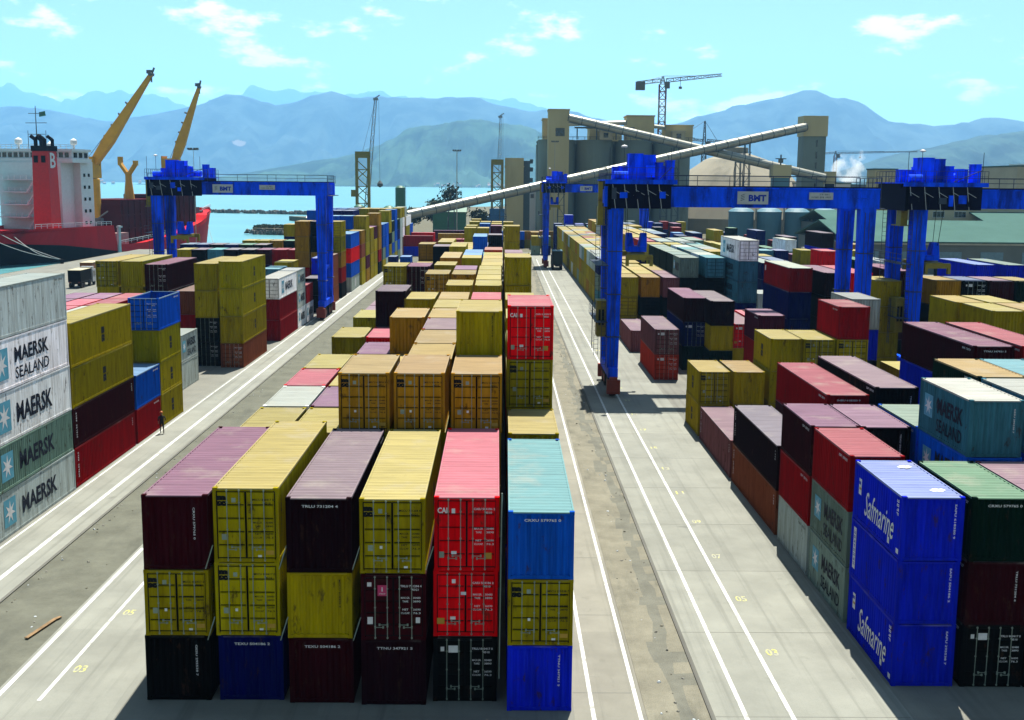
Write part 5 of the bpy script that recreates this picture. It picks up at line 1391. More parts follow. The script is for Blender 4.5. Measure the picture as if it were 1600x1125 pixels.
# ------------------------------------------------------------------ warehouses on the right
M_WROOF = plain('warehouse_roof', (0.095, 0.19, 0.165), 0.95, spec=0.02, var=0.1, scale=0.15)
M_WWALL = plain('warehouse_wall', (0.19, 0.215, 0.19), 0.85, var=0.12, scale=0.2)
M_WDOOR = plain('warehouse_door', (0.20, 0.33, 0.38), 0.6)
def warehouse(label, x0, x1, y0, y1, hz, ridge, doors=5):
    t = thing('warehouse', label, 'warehouse', ((x0+x1)/2, y0, 0)); w = (x1-x0)/2; d = y1-y0
    mb = MB(); mb.box(-w, w, 0, d, 0, hz); part('wall', mb, M_WWALL, t)
    mb = MB(); n = 24
    mb.loft([(-w-.8,-.8,hz),(w+.8,-.8,hz),(w+.8,-.8,hz+.35),(-w-.8,-.8,hz+.35)],[(-w-.8,d/2,hz+ridge),(w+.8,d/2,hz+ridge),(w+.8,d/2,hz+ridge+.35),(-w-.8,d/2,hz+ridge+.35)])
    mb.loft([(-w-.8,d/2,hz+ridge),(w+.8,d/2,hz+ridge),(w+.8,d/2,hz+ridge+.35),(-w-.8,d/2,hz+ridge+.35)],[(-w-.8,d+.8,hz),(w+.8,d+.8,hz),(w+.8,d+.8,hz+.35),(-w-.8,d+.8,hz+.35)])
    rf = part('roof', mb, M_WROOF, t)
    for k in range(doors):
        x = -w + (k+.5)*2*w/doors; mb = MB(); mb.box(x-2.6, x+2.6, -.12, 0, 0, min(5.0, hz-.8)); part('door', mb, M_WDOOR, t)
    mb = MB(); mb.box(-w-.3, w+.3, -.5, 0, hz-.4, hz); part('gutter', mb, M_TUBE, t)
warehouse('long low warehouse with a pale grey roof behind the right crane', 79, 165, 262, 305, 7.0, 4.2, 9)
warehouse('pale roofed warehouse between the two right crane legs', 96, 132, 330, 372, 8.5, 3.6, 4)
warehouse('small warehouse with bright white roof at right edge', 137, 190, 325, 352, 10.0, 3.0, 5)
def office(label, x0, x1, y0, y1, h, rows_, cols_, mat=M_CREAM, name='office_building', cap=True):
    t = thing(name, label, 'building', ((x0+x1)/2, y0, 0)); w = (x1-x0)/2
    mb = MB(); mb.box(-w, w, 0, y1-y0, 0, h); part('wall', mb, mat, t)
    mb = MB(); mb.box(-w-.3, w+.3, -.3, y1-y0+.3, h, h+.5); part('roof', mb, M_WROOF if cap else mat, t)
    for r in range(rows_):
        for c in range(cols_):
            x = -w + (c+.5)*2*w/cols_; z = h - 3.2 - r*3.4
            if z < 1: continue
            mb = MB(); ww = min(1.9, w/cols_*.55); mb.box(x-ww, x+ww, -.07, 0, z-.2, z+1.6); f = part('window', mb, M_PANEL, t)
            for k in range(3):
                mb = MB(); a = x-ww+.1+k*(2*ww-.1)/3; mb.box(a, a+(2*ww-.4)/3, -.1, -.07, z-.08, z+1.48); part('pane', mb, M_GLASS, f)
    return t
office('cream office block with a row of dark windows above the warehouse', 118, 168, 335, 350, 14.3, 2, 8)
t = office('large beige industrial hall with dark emblem at the right edge', 182, 260, 408, 450, 27, 1, 1)
hall = t
mb = MB(); mb.lathe((-34, 0, 0), [(0,0)], 3) if False else None
em = MB(); em.poly([(-33.2+2.6*math.cos(2*math.pi*i/18), -.09, 23.2+2.2*math.sin(2*math.pi*i/18)) for i in range(18)]); eo = part('emblem', em, M_BLACKM, t)
em = MB()
for z in (22.3, 23.2, 24.1): em.box(-35.2, -31.2, -.13, -.10, z-.16, z+.16)
part('emblem_stripe', em, M_TOWER, eo)['kind'] = 'stuff'
t = thing('roof_canopy', 'upswept white roof canopy on top of the beige hall', 'canopy', (196, 418, 27.6)); mb = MB(); mb.loft([(-11,-4,0),(7,-4,.6),(7,4,.6),(-11,4,0)],[(-11,-4,.5),(7,-4,1.1),(7,4,1.1),(-11,4,.5)]); mb.loft([(7,-4,.6),(10,-4,2.6),(10,4,2.6),(7,4,.6)],[(7,-4,1.1),(10,-4,3.1),(10,4,3.1),(7,4,1.1)]); part('roof', mb, M_WHITE, t)
office('narrow beige tower block right of the concrete conveyor tower', 144, 152.5, 446, 456, 26, 0, 1, M_TOWER, 'tower_block')
office('low white building behind the gantry girder end', 122, 142, 470, 490, 20.5, 0, 1, M_WHITE, 'factory_building')
office('low factory with a cream parapet left of the dome', 70, 92, 520, 540, 18, 0, 1, M_CREAM, 'factory_building')
office('wide pale factory below the steam plume', 150, 182, 520, 545, 20.0, 0, 1, M_WWALL, 'factory_building')
office('small white office seen between the two left towers', 11.3, 16.5, 470, 480, 17, 1, 2, M_WHITE, 'office_building')

def steam():
    m = bpy.data.materials.new('steam_vapour'); m.use_nodes = True; nt = m.node_tree; nt.nodes.clear()
    out = nt.nodes.new('ShaderNodeOutputMaterial'); v = nt.nodes.new('ShaderNodeVolumePrincipled'); v.inputs['Color'].default_value = (1,1,1,1); v.inputs['Anisotropy'].default_value = 0.0
    n = tex(nt, 0.10, 6, 0.65, 'World', (1,.6,.7)); nt.links.new(mul(nt, ramp(nt, n.outputs[0], 0.50, 0.68), 0.13), v.inputs['Density']); nt.links.new(v.outputs[0], out.inputs['Volume'])
    for lb, c, r in (('white steam plume low beside the right concrete tower', (168, 560, 27), (9, 8, 6)), ('white steam puff drifting above the low plume', (170, 562, 35), (7, 6, 3.5))):
        bm = bmesh.new(); bmesh.ops.create_icosphere(bm, subdivisions=3, radius=1); me = bpy.data.meshes.new('steam'); bm.to_mesh(me); bm.free(); me.materials.append(m)
        o = link('steam_plume', me, None, c, (0,.2,0), r); tag(o, lb, 'steam', 'steam plumes')
        o['kind'] = 'stuff'
steam()

# ------------------------------------------------------------------ the ship
M_HULL = plain('hull_red_paint', (0.85, 0.016, 0.024), 0.6, var=0.15, scale=0.12, spec=0.05, dirt=(0.34,0.02,0.025), stretch=(1,1,.3))
M_HULLB = plain('black_paint_and_hull_shade', (0.006, 0.006, 0.008), 0.7, spec=0.05)
M_HOLD = plain('hold_maroon_paint', (0.10, 0.010, 0.013), 0.8, var=0.2, scale=0.3, spec=0.03)
M_DECK = plain('deck_pink_paint', (0.44, 0.26, 0.24), 0.8)
M_SWHITE = plain('ship_white_paint', (0.95, 1.0, 1.0), 0.6, var=0.06)
M_FUNNEL = plain('funnel_red_paint', (0.75, 0.008, 0.006), 0.5)
M_SCRANE = plain('ship_crane_ochre', (0.85, 0.42, 0.02), 0.55, var=0.15, scale=0.4)
def ship():
    ax = math.atan2(28.0, 123.0)
    t = thing('cargo_ship', 'red hulled cargo ship with white bridge moored at the left quay', 'ship', (-132.6, 292.4, -2.5), (0), None)
    t.rotation_euler = (0, 0, -ax)
    # local: y forward from the stern, x to starboard, z from the water line
    L0, L1, HB = -3, 126, 12.4
    def half(y):
        b_ = HB
        if y > 84: b_ = HB*max(0.0, 1-((y-84)/42.0)**2.2)
        if y < 12: b_ *= .80+.20*min(1, (y+3)/15)
        return b_
    def sheer(y):
        return float(np.interp(y, [-3, 43, 44.5, 60, 80, 92, 104, 106, 126], [9.4, 9.2, 3.4, 3.6, 5.4, 7.6, 9.6, 11.4, 12.8]))
    ys = sorted(list(np.linspace(L0, 84, 34)) + list(np.linspace(86, L1, 24)) + [43., 44.5, 104., 106.])
    ring = []
    for y in ys:
        h = half(y); s = sheer(y); f = max(0, (y-84)/42.0); st = max(0, 1-(y+3)/34.0)
        low = max(0.02, h*(1-.35*f**1.2)) if y > 84 else h*(1-.75*st)
        zb = float(np.interp(y, [-3, 20, 46, 60, 126], [6.0, 4.6, 1.6, .8, .5])); zb = min(zb, s-.6)  # black starts below here: stern overhang shadow put into the hull colour
        ring.append([(low*.94, y-f*6+st*4, -2.6), (low, y-f*5+st*3, 0), (low+(h-low)*.55, y-f*3+st*1.0, zb), (h, y, s)])
    mb = MB()
    for A, Bq in zip(ring[:-1], ring[1:]):
        for k in range(3):
            mb.quad(A[k], Bq[k], Bq[k+1], A[k+1], m=1 if k < 2 else 0)
            mb.quad(*[(-p[0], p[1], p[2]) for p in (A[k], A[k+1], Bq[k+1], Bq[k])], m=1 if k < 2 else 0)
    A = ring[0]
    for k in range(3): mb.quad((-A[k][0],)+A[k][1:], A[k], A[k+1], (-A[k+1][0],)+A[k+1][1:], m=1 if k < 2 else 0)
    part('hull', mb, [M_HULL, M_HULLB], t)
    mb = MB()
    for A, Bq in zip(ring[:-1], ring[1:]):
        dz = .9
        mb.quad((-A[3][0],A[3][1],A[3][2]-dz),(A[3][0],A[3][1],A[3][2]-dz),(Bq[3][0],Bq[3][1],Bq[3][2]-dz),(-Bq[3][0],Bq[3][1],Bq[3][2]-dz))
    part('deck', mb, M_HULL, t)
    # hold coamings, open hatch and a flat pontoon cover
    mb = MB(); mb.box(-9.6, 6.8, 56.5, 82, 2, 16.2); mb.box(-8.6, 6.8, 84, 103, 3.5, 17.5); h = part('hold', mb, M_HOLD, t)
    mb = MB()
    for i in range(8): mb.box(6.8, 7.2, 57+i*3.4, 57.5+i*3.4, 2.6, 16.0)
    for i in range(6): mb.box(6.8, 7.2, 84.5+i*3.4, 85+i*3.4, 5, 17.3)
    for z in (7.5, 11.5): mb.box(6.8, 7.1, 56.5, 82, z, z+.35)
    part('stiffener', mb, M_HOLD, h)
    mb = MB(); mb.box(-6, 9.6, 46, 55.5, 3.2, 6.6); part('hatch_cover', mb, M_DECK, t)
    # accommodation
    mb = MB(); mb.box(-13.0, 6.2, 28, 37, 8, 26.6); mb.box(4.4, 8.4, 34, 40, 6, 27.0)
    ac = part('accommodation', mb, M_SWHITE, t)
    mb = MB(); mb.box(-16.5, 9.7, 28.4, 37.6, 26.6, 27.7); mb.box(-16.5, 9.7, 28.4, 37.6, 29.6, 30.3); mb.box(-16.1, 9.2, 29, 37, 27.7, 29.6); br = part('bridge', mb, M_SWHITE, t)
    for k in range(14):
        mb = MB(); x = -15.7+1.75*k; mb.box(x, x+1.2, 28.9, 29.0, 28.0, 29.3); part('window', mb, M_GLASS, br)
    for k in range(3):
        mb = MB(); mb.box(9.2, 9.28, 29.8+k*2.5, 31.4+k*2.5, 28.0, 29.3); part('window', mb, M_GLASS, br)
    for k in range(5):
        for j in range(2):
            mb = MB(); mb.box(8.4, 8.46, 35.2+2.2*j, 36.2+2.2*j, 9.6+3.3*k, 10.5+3.3*k); part('porthole', mb, M_GLASS, ac)
    mb = MB()
    for z in (11.6, 15.0, 18.4, 21.8): mb.box(-11.4, 1.6, 24.5, 28, z, z+.25); railing(mb, (-11.4,24.6,z+.2), (1.6,24.6,z+.2), 1.1, 1.8, .06)
    for z in (8.2, 11.6, 15.0, 18.4): mb.bar((-1.6,23.6,z),(.8,23.6,z+3.4), .2, None, 4); mb.bar((-1.6,24.3,z),(.8,24.3,z+3.4), .2, None, 4)
    part('balcony', mb, M_SWHITE, ac)
    mb = MB(); railing(mb, (-16,29,30.3), (9.3,29,30.3), 1.1, 1.6, .07); mb.lathe((-8.4,31,30.3), [(.3,0),(.3,1.2),(1.0,1.5),(1.0,2.6),(0,3.2)], 10); mb.lathe((2.0,30,30.3), [(.8,0),(.8,1.4),(0,2.1)], 10); mb.lathe((8.0,32,30.3), [(.3,0),(.3,1.0),(.9,1.4),(.9,2.4),(0,3)], 10); part('bridge_top', mb, M_SWHITE, br)
    # funnel
    mb = MB(); mb.loft([(4.4,17.6,8),(9.7,17.6,8),(9.7,22,8),(4.4,22,8)], [(4.7,17.9,29.4),(9.4,17.9,29.4),(9.4,21.7,29.4),(4.7,21.7,29.4)]); f = part('funnel', mb, M_FUNNEL, t)
    mb = MB(); mb.box(4.5, 9.6, 17.7, 21.9, 29.4, 30.8)
    for x, y, r in ((5.2,19,.5),(6.4,20,.7),(7.8,19,.5),(8.8,21,.45)): mb.bar((x,y,30.6),(x,y,32.6), r, None, 8); mb.bar((x,y,32.4),(x-.9,y-.9,33.4), r, None, 8)
    part('exhaust', mb, M_HULLB, f)
    mb = MB(); mb.box(5.2, 6.4, 17.72, 17.88, 26.4, 28.2); mb.box(7.4, 8.6, 17.72, 17.88, 26.4, 28.2); part('grille', mb, M_HULLB, f)['kind'] = 'stuff'
    put_text(f, 'B', '+x', (9.50, 19.8, 27.0), 2.4, 4.0, M_WHITE, 0.02)
    mb = MB(); mb.bar((2.2,24,22),(2.2,24,41.5), .22, .1, 5)
    for z, w in ((34, 2.6), (37, 3.2), (39.5, 2.2)): mb.bar((2.2-w,24,z),(2.2+w,24,z), .1, None, 4)
    for x in (-.4, 5.0): mb.bar((x,24,30),(x,24,35), .08, None, 4)
    part('signal_mast', mb, M_TCG, t)
    mb = MB(); mb.loft([(3.2,24.1,38.6),(5.2,24.1,38.9),(5.2,24.05,38.9),(3.2,24.05,38.6)],[(3.2,24.1,39.8),(5.0,24.1,40.1),(5.0,24.05,40.1),(3.2,24.05,39.8)]); part('flag', mb, M_GTANK, t)
    # free-fall lifeboat in its launching frame over the stern
    P0, P1 = Vector((-3.0,-5,12.6)), Vector((-3.0,6.5,18.4))
    mb = MB()
    for x in (-5.6, -.4):
        mb.bar((x,-4,8),(x,-4,14.5), .3, None, 5); mb.bar((x,8,8),(x,8,21.0), .35, None, 5); mb.bar((x,-6,13.0),(x,9.5,21), .35, None, 5); mb.bar((x,2.0,8),(x,7.5,19), .2, None, 4); mb.bar((x,2,8),(x,-4,13), .2, None, 4)
    mb.bar((-5.6,9.0,20.8),(-.4,9.0,20.8), .35, None, 5); mb.bar((-5.6,-4,14.3),(-.4,-4,14.3), .3, None, 5)
    part('davit_frame', mb, M_SWHITE, t)
    mb = MB(); n = 12; rings = []
    for k in range(9):
        q = k/8; c = P0+(P1-P0)*q; rr = 1.75*math.sin(math.pi*(.07+.86*q))**.55
        rings.append([c+Vector((rr*math.cos(2*math.pi*i/n), 0, rr*1.0*math.sin(2*math.pi*i/n))) for i in range(n)])
    for A, Bq in zip(rings[:-1], rings[1:]): mb.loft(A, Bq)
    part('lifeboat', mb, plain('lifeboat_orange', (0.56, 0.06, 0.045), 0.5), t)
    mb = MB(); railing(mb, (11.4,8,9.4), (12.3,42,9.2), 1.1, 2.4, .09); railing(mb, (12.3,46,3.5), (12.3,78,5.3), 1.1, 3.0, .08); railing(mb, (6.5,108,11.6),(1.0,125,12.7), 1.1, 2.2, .08); railing(mb, (-8.6,-2.9,9.4), (8.6,-2.9,9.4), 1.1, 2.0, .08); part('railing', mb, M_SWHITE, t)
    mb = MB(); mb.box(3.0, 5.5, 43.5, 45.5, 3, 10.5); mb.bar((4.4,44.6,9.6),(8.6,46.5,13.0), .22, None, 5); mb.box(6.4, 9.4, 41.2, 42.8, 8.5, 11.2)
    mb.box(0, 3.5, 108, 112, 10.6, 13.0); mb.bar((-1,113,11.3),(4,113,11.3), .7, None, 8); mb.bar((0,116,10.5),(0,116,19), .16, None, 5); part('deck_gear', mb, M_TCG, t)
    mb = MB(); mb.box(12.4, 12.9, 44.6, 45.8, 0.5, 9.0); mb.box(12.4, 13.3, 44.3, 46.1, 8.4, 8.9); part('draught_board', mb, M_PANEL, t)
    link('stencil_marks', dashes_mesh(9, (3,), M_WHITE, 17), t, (0, -3.2, 6.6), facing('-y'), (9, .9, 1))
    # deck cranes
    def scrane(y, base, ped_h, ang, reach, up):
        mb = MB(); mb.lathe((0, y, 2), [(2.2,0),(2.2,9),(2.7,13),(2.7,ped_h-2.3),(2.2,ped_h-2)], 16); c = part('crane_pedestal', mb, M_SCRANE, t)
        mb = MB(); mb.box(-2.3, 2.3, y-2.3, y+2.3, ped_h, ped_h+6.2); mb.box(-2.8, -2.3, y-1.6, y+1.6, ped_h+3, ped_h+7.0); part('crane_house', mb, M_SCRANE, c)
        a = Vector((.6, y, ped_h+3.2)); d = Vector((math.sin(ang), math.cos(ang), 0)); b_ = a+d*reach+Vector((0,0,up))
        mb = MB(); u = d.cross(Vector((0,0,1))).normalized(); dirv = (b_-a).normalized(); v = dirv.cross(u).normalized()
        def rg(p, w, hh): return [p+u*w+v*hh, p-u*w+v*hh, p-u*w-v*hh, p+u*w-v*hh]
        mid_ = a+(b_-a)*.3
        mb.loft(rg(a, 1.2, .9), rg(mid_, 1.1, 1.5)); mb.loft(rg(mid_, 1.1, 1.5), rg(b_, .55, .5))
        j = part('jib', mb, M_SCRANE, c)
        mb = MB()
        for q in (.3, .42, .54, .66): p = a+(b_-a)*q; mb.bar(p-v*1.2, p-v*2.0, .3, None, 5)
        mb.bar(b_-u*1.0, b_+u*1.0, .55, None, 8); mb.bar(b_, b_+Vector((0,0,-2.2)), .25, None, 5); mb.bar(b_+dirv*.5, b_+dirv*1.6+Vector((0,0,.6)), .3, None, 5); mb.box(b_.x-1.2, b_.x+.2, b_.y-.6, b_.y+.6, b_.z+.2, b_.z+1.2); part('sheave', mb, M_TCG, c)['kind'] = 'stuff'
        mb = MB(); mb.bar((1.4,y+1.8,ped_h+1.5), mid_-v*1.3, .14, None, 4); mb.bar((-1.4,y+1.8,ped_h+6.2), b_, .09, None, 3); mb.bar((1.2,y,ped_h+6.2), b_, .09, None, 3); part('cable', mb, M_TCG, j)['kind'] = 'stuff'
    scrane(52, 2, 22.5, 1.5, 19.6, 26.5); scrane(100, 4, 23.0, 1.3, 9.5, 26.5)
    mb = MB(); mb.lathe((0, 73, 4), [(1.6,0),(1.6,12.5),(1.0,18),(1.0,20.5)], 10)
    mb.bar((0,73,23.5),(-2.6,73,27.0), .8, None, 6); mb.bar((0,73,23.5),(2.6,73,27.0), .8, None, 6); mb.box(-3.2,-2.0,72.4,73.6,26.5,29.2); mb.box(2.0,3.2,72.4,73.6,26.5,28.0); part('jib_rest', mb, M_SCRANE, t)
ship()
M_ROPE = plain('mooring_rope', (0.42, 0.44, 0.42), 0.9)
t = thing('mooring_bollard', 'mooring bollard on the quay edge below the stern ropes', 'bollard', (-103.2, 271, 0)); mb = MB(); mb.lathe((0,0,0), [(.4,0),(.35,.6),(.6,.75),(.6,1.0),(0,1.1)], 12); part('post', mb, M_RUBBER_SHADE, t)
for k, (a, b) in enumerate((((-126, 289, 6.4), (-103.2, 271, .9)), ((-129, 288, 5.6), (-103.2, 271, .9)), ((-122.5, 291, 5.2), (-103.2, 271, .9)))):
    mb = MB(); A, Bq = Vector(a), Vector(b); pts = []
    for i in range(11): q = i/10; p = A+(Bq-A)*q; p.z -= 1.0*math.sin(math.pi*q)*(.5+k*.4); pts.append(p)
    mb.path(pts, .09, 4); tag(part('mooring_rope', mb, M_ROPE, None), ('upper', 'middle', 'lower')[k] + ' of the pale stern mooring ropes running to the bollard', 'rope', 'stern mooring ropes')
mb = MB(); A, Bq = Vector((-104.4, 411, 6.0)), Vector((-84, 340, .0)); tag(part('mooring_rope', MB().path([A+(Bq-A)*i/10 - Vector((0,0,1.6*math.sin(math.pi*i/10))) for i in range(11)], .08, 4), M_ROPE, None), 'thin pale mooring rope hanging from the bow of the red ship', 'rope')

# breakwater of rocks
M_ROCK = plain('breakwater_rock', (0.15, 0.145, 0.12), 0.95, var=0.4, scale=0.3)
def rocks():
    rnd = random.Random(9); mb = MB()
    def rock(x, y, z, r):
        bm_pts = []
        for i in range(6):
            a = 2*math.pi*i/6+rnd.uniform(-.3,.3); bm_pts.append((x+r*math.cos(a)*rnd.uniform(.7,1.2), y+r*math.sin(a)*rnd.uniform(.7,1.2)))
        lo = [(p[0],p[1],z-r*.6) for p in bm_pts]; hi = [(x+(p[0]-x)*.55, y+(p[1]-y)*.55, z+r*rnd.uniform(.3,.75)) for p in bm_pts]
        mb.loft(lo, hi)
    for i in range(420):
        q = rnd.random(); x = -205+q*145; y = 800-q*55+rnd.uniform(-4,4); rock(x, y, -2.2+rnd.uniform(0,1.6), rnd.uniform(.8,1.9))
    for i in range(160):
        q = rnd.random(); x = -107+q*42; y = 483-q*14+rnd.uniform(-1.5,1.5); rock(x, y, -2.0+rnd.uniform(0,1.2), rnd.uniform(.6,1.3))
    o = part('breakwater_rocks', mb, M_ROCK, None); tag(o, 'dark rubble rocks of the low breakwater and the spit', 'rocks', kind='stuff')
rocks()

# ------------------------------------------------------------------ trees and scrub
M_LEAF = plain('tree_leaves', (0.040, 0.072, 0.022), 0.8, var=0.5, scale=0.6)
M_LEAFD = plain('tree_leaves_dark', (0.022, 0.045, 0.018), 0.8, var=0.5, scale=0.6)
M_TRUNK = plain('tree_bark', (0.06, 0.045, 0.03), 0.95)
def tree(label, X, Y, H, R, seed, mat):
    rnd = random.Random(seed); t = thing('tree', label, 'tree', (X, Y, 0), 0, 'trees among the yards')
    mb = MB(); mb.bar((0,0,0),(0,0,H*.5), .28, .18, 7)
    tips = []
    for i in range(7):
        a = 2*math.pi*i/7+rnd.uniform(-.4,.4); p = Vector((math.cos(a)*R*rnd.uniform(.3,.75), math.sin(a)*R*rnd.uniform(.3,.75), H*rnd.uniform(.5,.9))); mb.bar((0,0,H*rnd.uniform(.28,.5)), p, .12, .05, 5); tips.append(p)
    tips.append(Vector((0,0,H*.92))); part('trunk', mb, M_TRUNK, t)
    mb = MB()
    for p in tips:
        for k in range(300):
            q = Vector((rnd.gauss(0,1), rnd.gauss(0,1), rnd.gauss(0,.8)))*R*.26 + p; s = rnd.uniform(.3,.75)
            n = Vector((rnd.uniform(-1,1), rnd.uniform(-1,1), rnd.uniform(-.4,1))).normalized(); u = n.orthogonal().normalized(); v = n.cross(u)
            mb.quad(q-u*s, q-v*s*.5, q+u*s, q+v*s*.5)
    part('crown', mb, mat, t)['kind'] = 'stuff'
tree('large dark green tree in front of the sea beside the floodlight mast', -18.5, 440, 17.5, 5.5, 1, M_LEAFD)
tree('tree left of the large dark one behind the conveyor', -25.5, 436, 12.5, 4.2, 2, M_LEAF)
tree('small tree under the low end of the conveyor', -33, 430, 9.5, 3.2, 3, M_LEAF)
tree('small bush shaped tree by the water under the conveyor', -8.2, 452, 8.5, 3.0, 4, M_LEAFD)
tree('small tree behind the far left stacks by the shore', -66, 452, 7, 3, 5, M_LEAFD)
tree('lone small tree among the far sheds by the water', 14.5, 520, 9, 3, 6, M_LEAFD)
def scrub():
    rnd = random.Random(4); mb = MB()
    for i in range(2600):
        q = rnd.random(); x = -104+q*40; y = 487+rnd.uniform(-2,14)-q*10; s = rnd.uniform(.3,.9); z = rnd.uniform(0,.8)
        u = Vector((rnd.uniform(-1,1),rnd.uniform(-1,1),rnd.uniform(-.2,.6))).normalized()*s; v = Vector((rnd.uniform(-.4,.4),rnd.uniform(-.4,.4),1)).normalized()*s*.8; p = Vector((x,y,z))
        mb.quad(p-u, p-v*.4, p+u, p+v)
    tag(part('shore_scrub', mb, plain('dry_scrub', (0.15,0.15,0.06), 0.9, var=0.4, scale=0.5), None), 'dry yellow green scrub on the low spit by the bay', 'scrub', kind='stuff')
scrub()

# ------------------------------------------------------------------ road vehicles
M_CAB = plain('truck_cab_white', (0.55, 0.57, 0.57), 0.4)
def truck(label, X, Y, rot, boxcol, topcol, cabmat, blen=7.5, bh=2.5):
    t = thing('lorry', label, 'lorry', (X, Y, 0.01), rot, 'lorries in the yard')
    mb = MB(); mb.box(-1.15, 1.15, -blen/2, blen/2, 1.25, 1.25+bh); b = part('load_box', mb, boxcol, t)
    mb = MB(); mb.box(-1.2, 1.2, -blen/2-.04, blen/2+.04, 1.25+bh, 1.33+bh); part('box_roof', mb, topcol, b)
    mb = MB(); mb.box(-.5, .5, -blen/2, blen/2+3.2, .75, 1.2); mb.box(-1.15, 1.15, -blen/2, blen/2, 1.1, 1.25); part('chassis', mb, M_TYRE, t)
    mb = MB(); y = blen/2+.7; mb.loft([(-1.2,y,.7),(1.2,y,.7),(1.2,y+2.2,.7),(-1.2,y+2.2,.7)], [(-1.2,y,3.0),(1.2,y,3.0),(1.2,y+1.8,3.0),(-1.2,y+1.8,3.0)]); mb.box(-1.1,1.1,y,y+1.2,3.0,3.5); c = part('cab', mb, cabmat, t)
    mb = MB(); mb.loft([(-1.0,y+2.12,1.8),(1.0,y+2.12,1.8),(1.0,y+2.14,1.8),(-1.0,y+2.14,1.8)], [(-1.0,y+1.88,2.8),(1.0,y+1.88,2.8),(1.0,y+1.92,2.8),(-1.0,y+1.92,2.8)]); mb.box(-1.23,-1.2,y+.4,y+1.5,1.8,2.7); mb.box(1.2,1.23,y+.4,y+1.5,1.8,2.7); part('window', mb, M_GLASS, c)['kind'] = 'stuff'
    for yy in (-blen/2+.8, -blen/2+2.0, blen/2-.6, y+1.1):
        for s in (-1, 1):
            rim = [(yy+.5*math.cos(2*math.pi*i/14), .5+.5*math.sin(2*math.pi*i/14)) for i in range(14)]; mb = MB(); xa, xb = sorted((s*.8, s*1.15)); mb.loft([(xa,a,z) for a, z in rim], [(xb,a,z) for a, z in rim]); part('wheel', mb, M_TYRE, t)
    mb = MB(); mb.box(-1.0,-.7,-blen/2-.05,-blen/2,1.0,1.2); mb.box(.7,1.0,-blen/2-.05,-blen/2,1.0,1.2); part('tail_light', mb, M_CRED, t)['kind'] = 'stuff'
truck('lorry with an orange brown box on the quay beyond the grey stack', -80.5, 226, 0.05, plain('lorry_orange', (0.30,0.10,0.02), 0.6), M_CREAM, M_CAB, 6.0, 2.4)
truck('dark lorry with a cream roof just behind the grey container stack', -77.6, 212, 0.03, M_HULLB, M_CREAM, M_CAB, 6.0, 2.0)
truck('dark lorry on the road beside the distant small gantry crane', 13.1, 267, 0, plain('lorry_dark', (0.015,0.03,0.022), 0.6), M_METSILO, M_CAB, 6.0, 3.0)

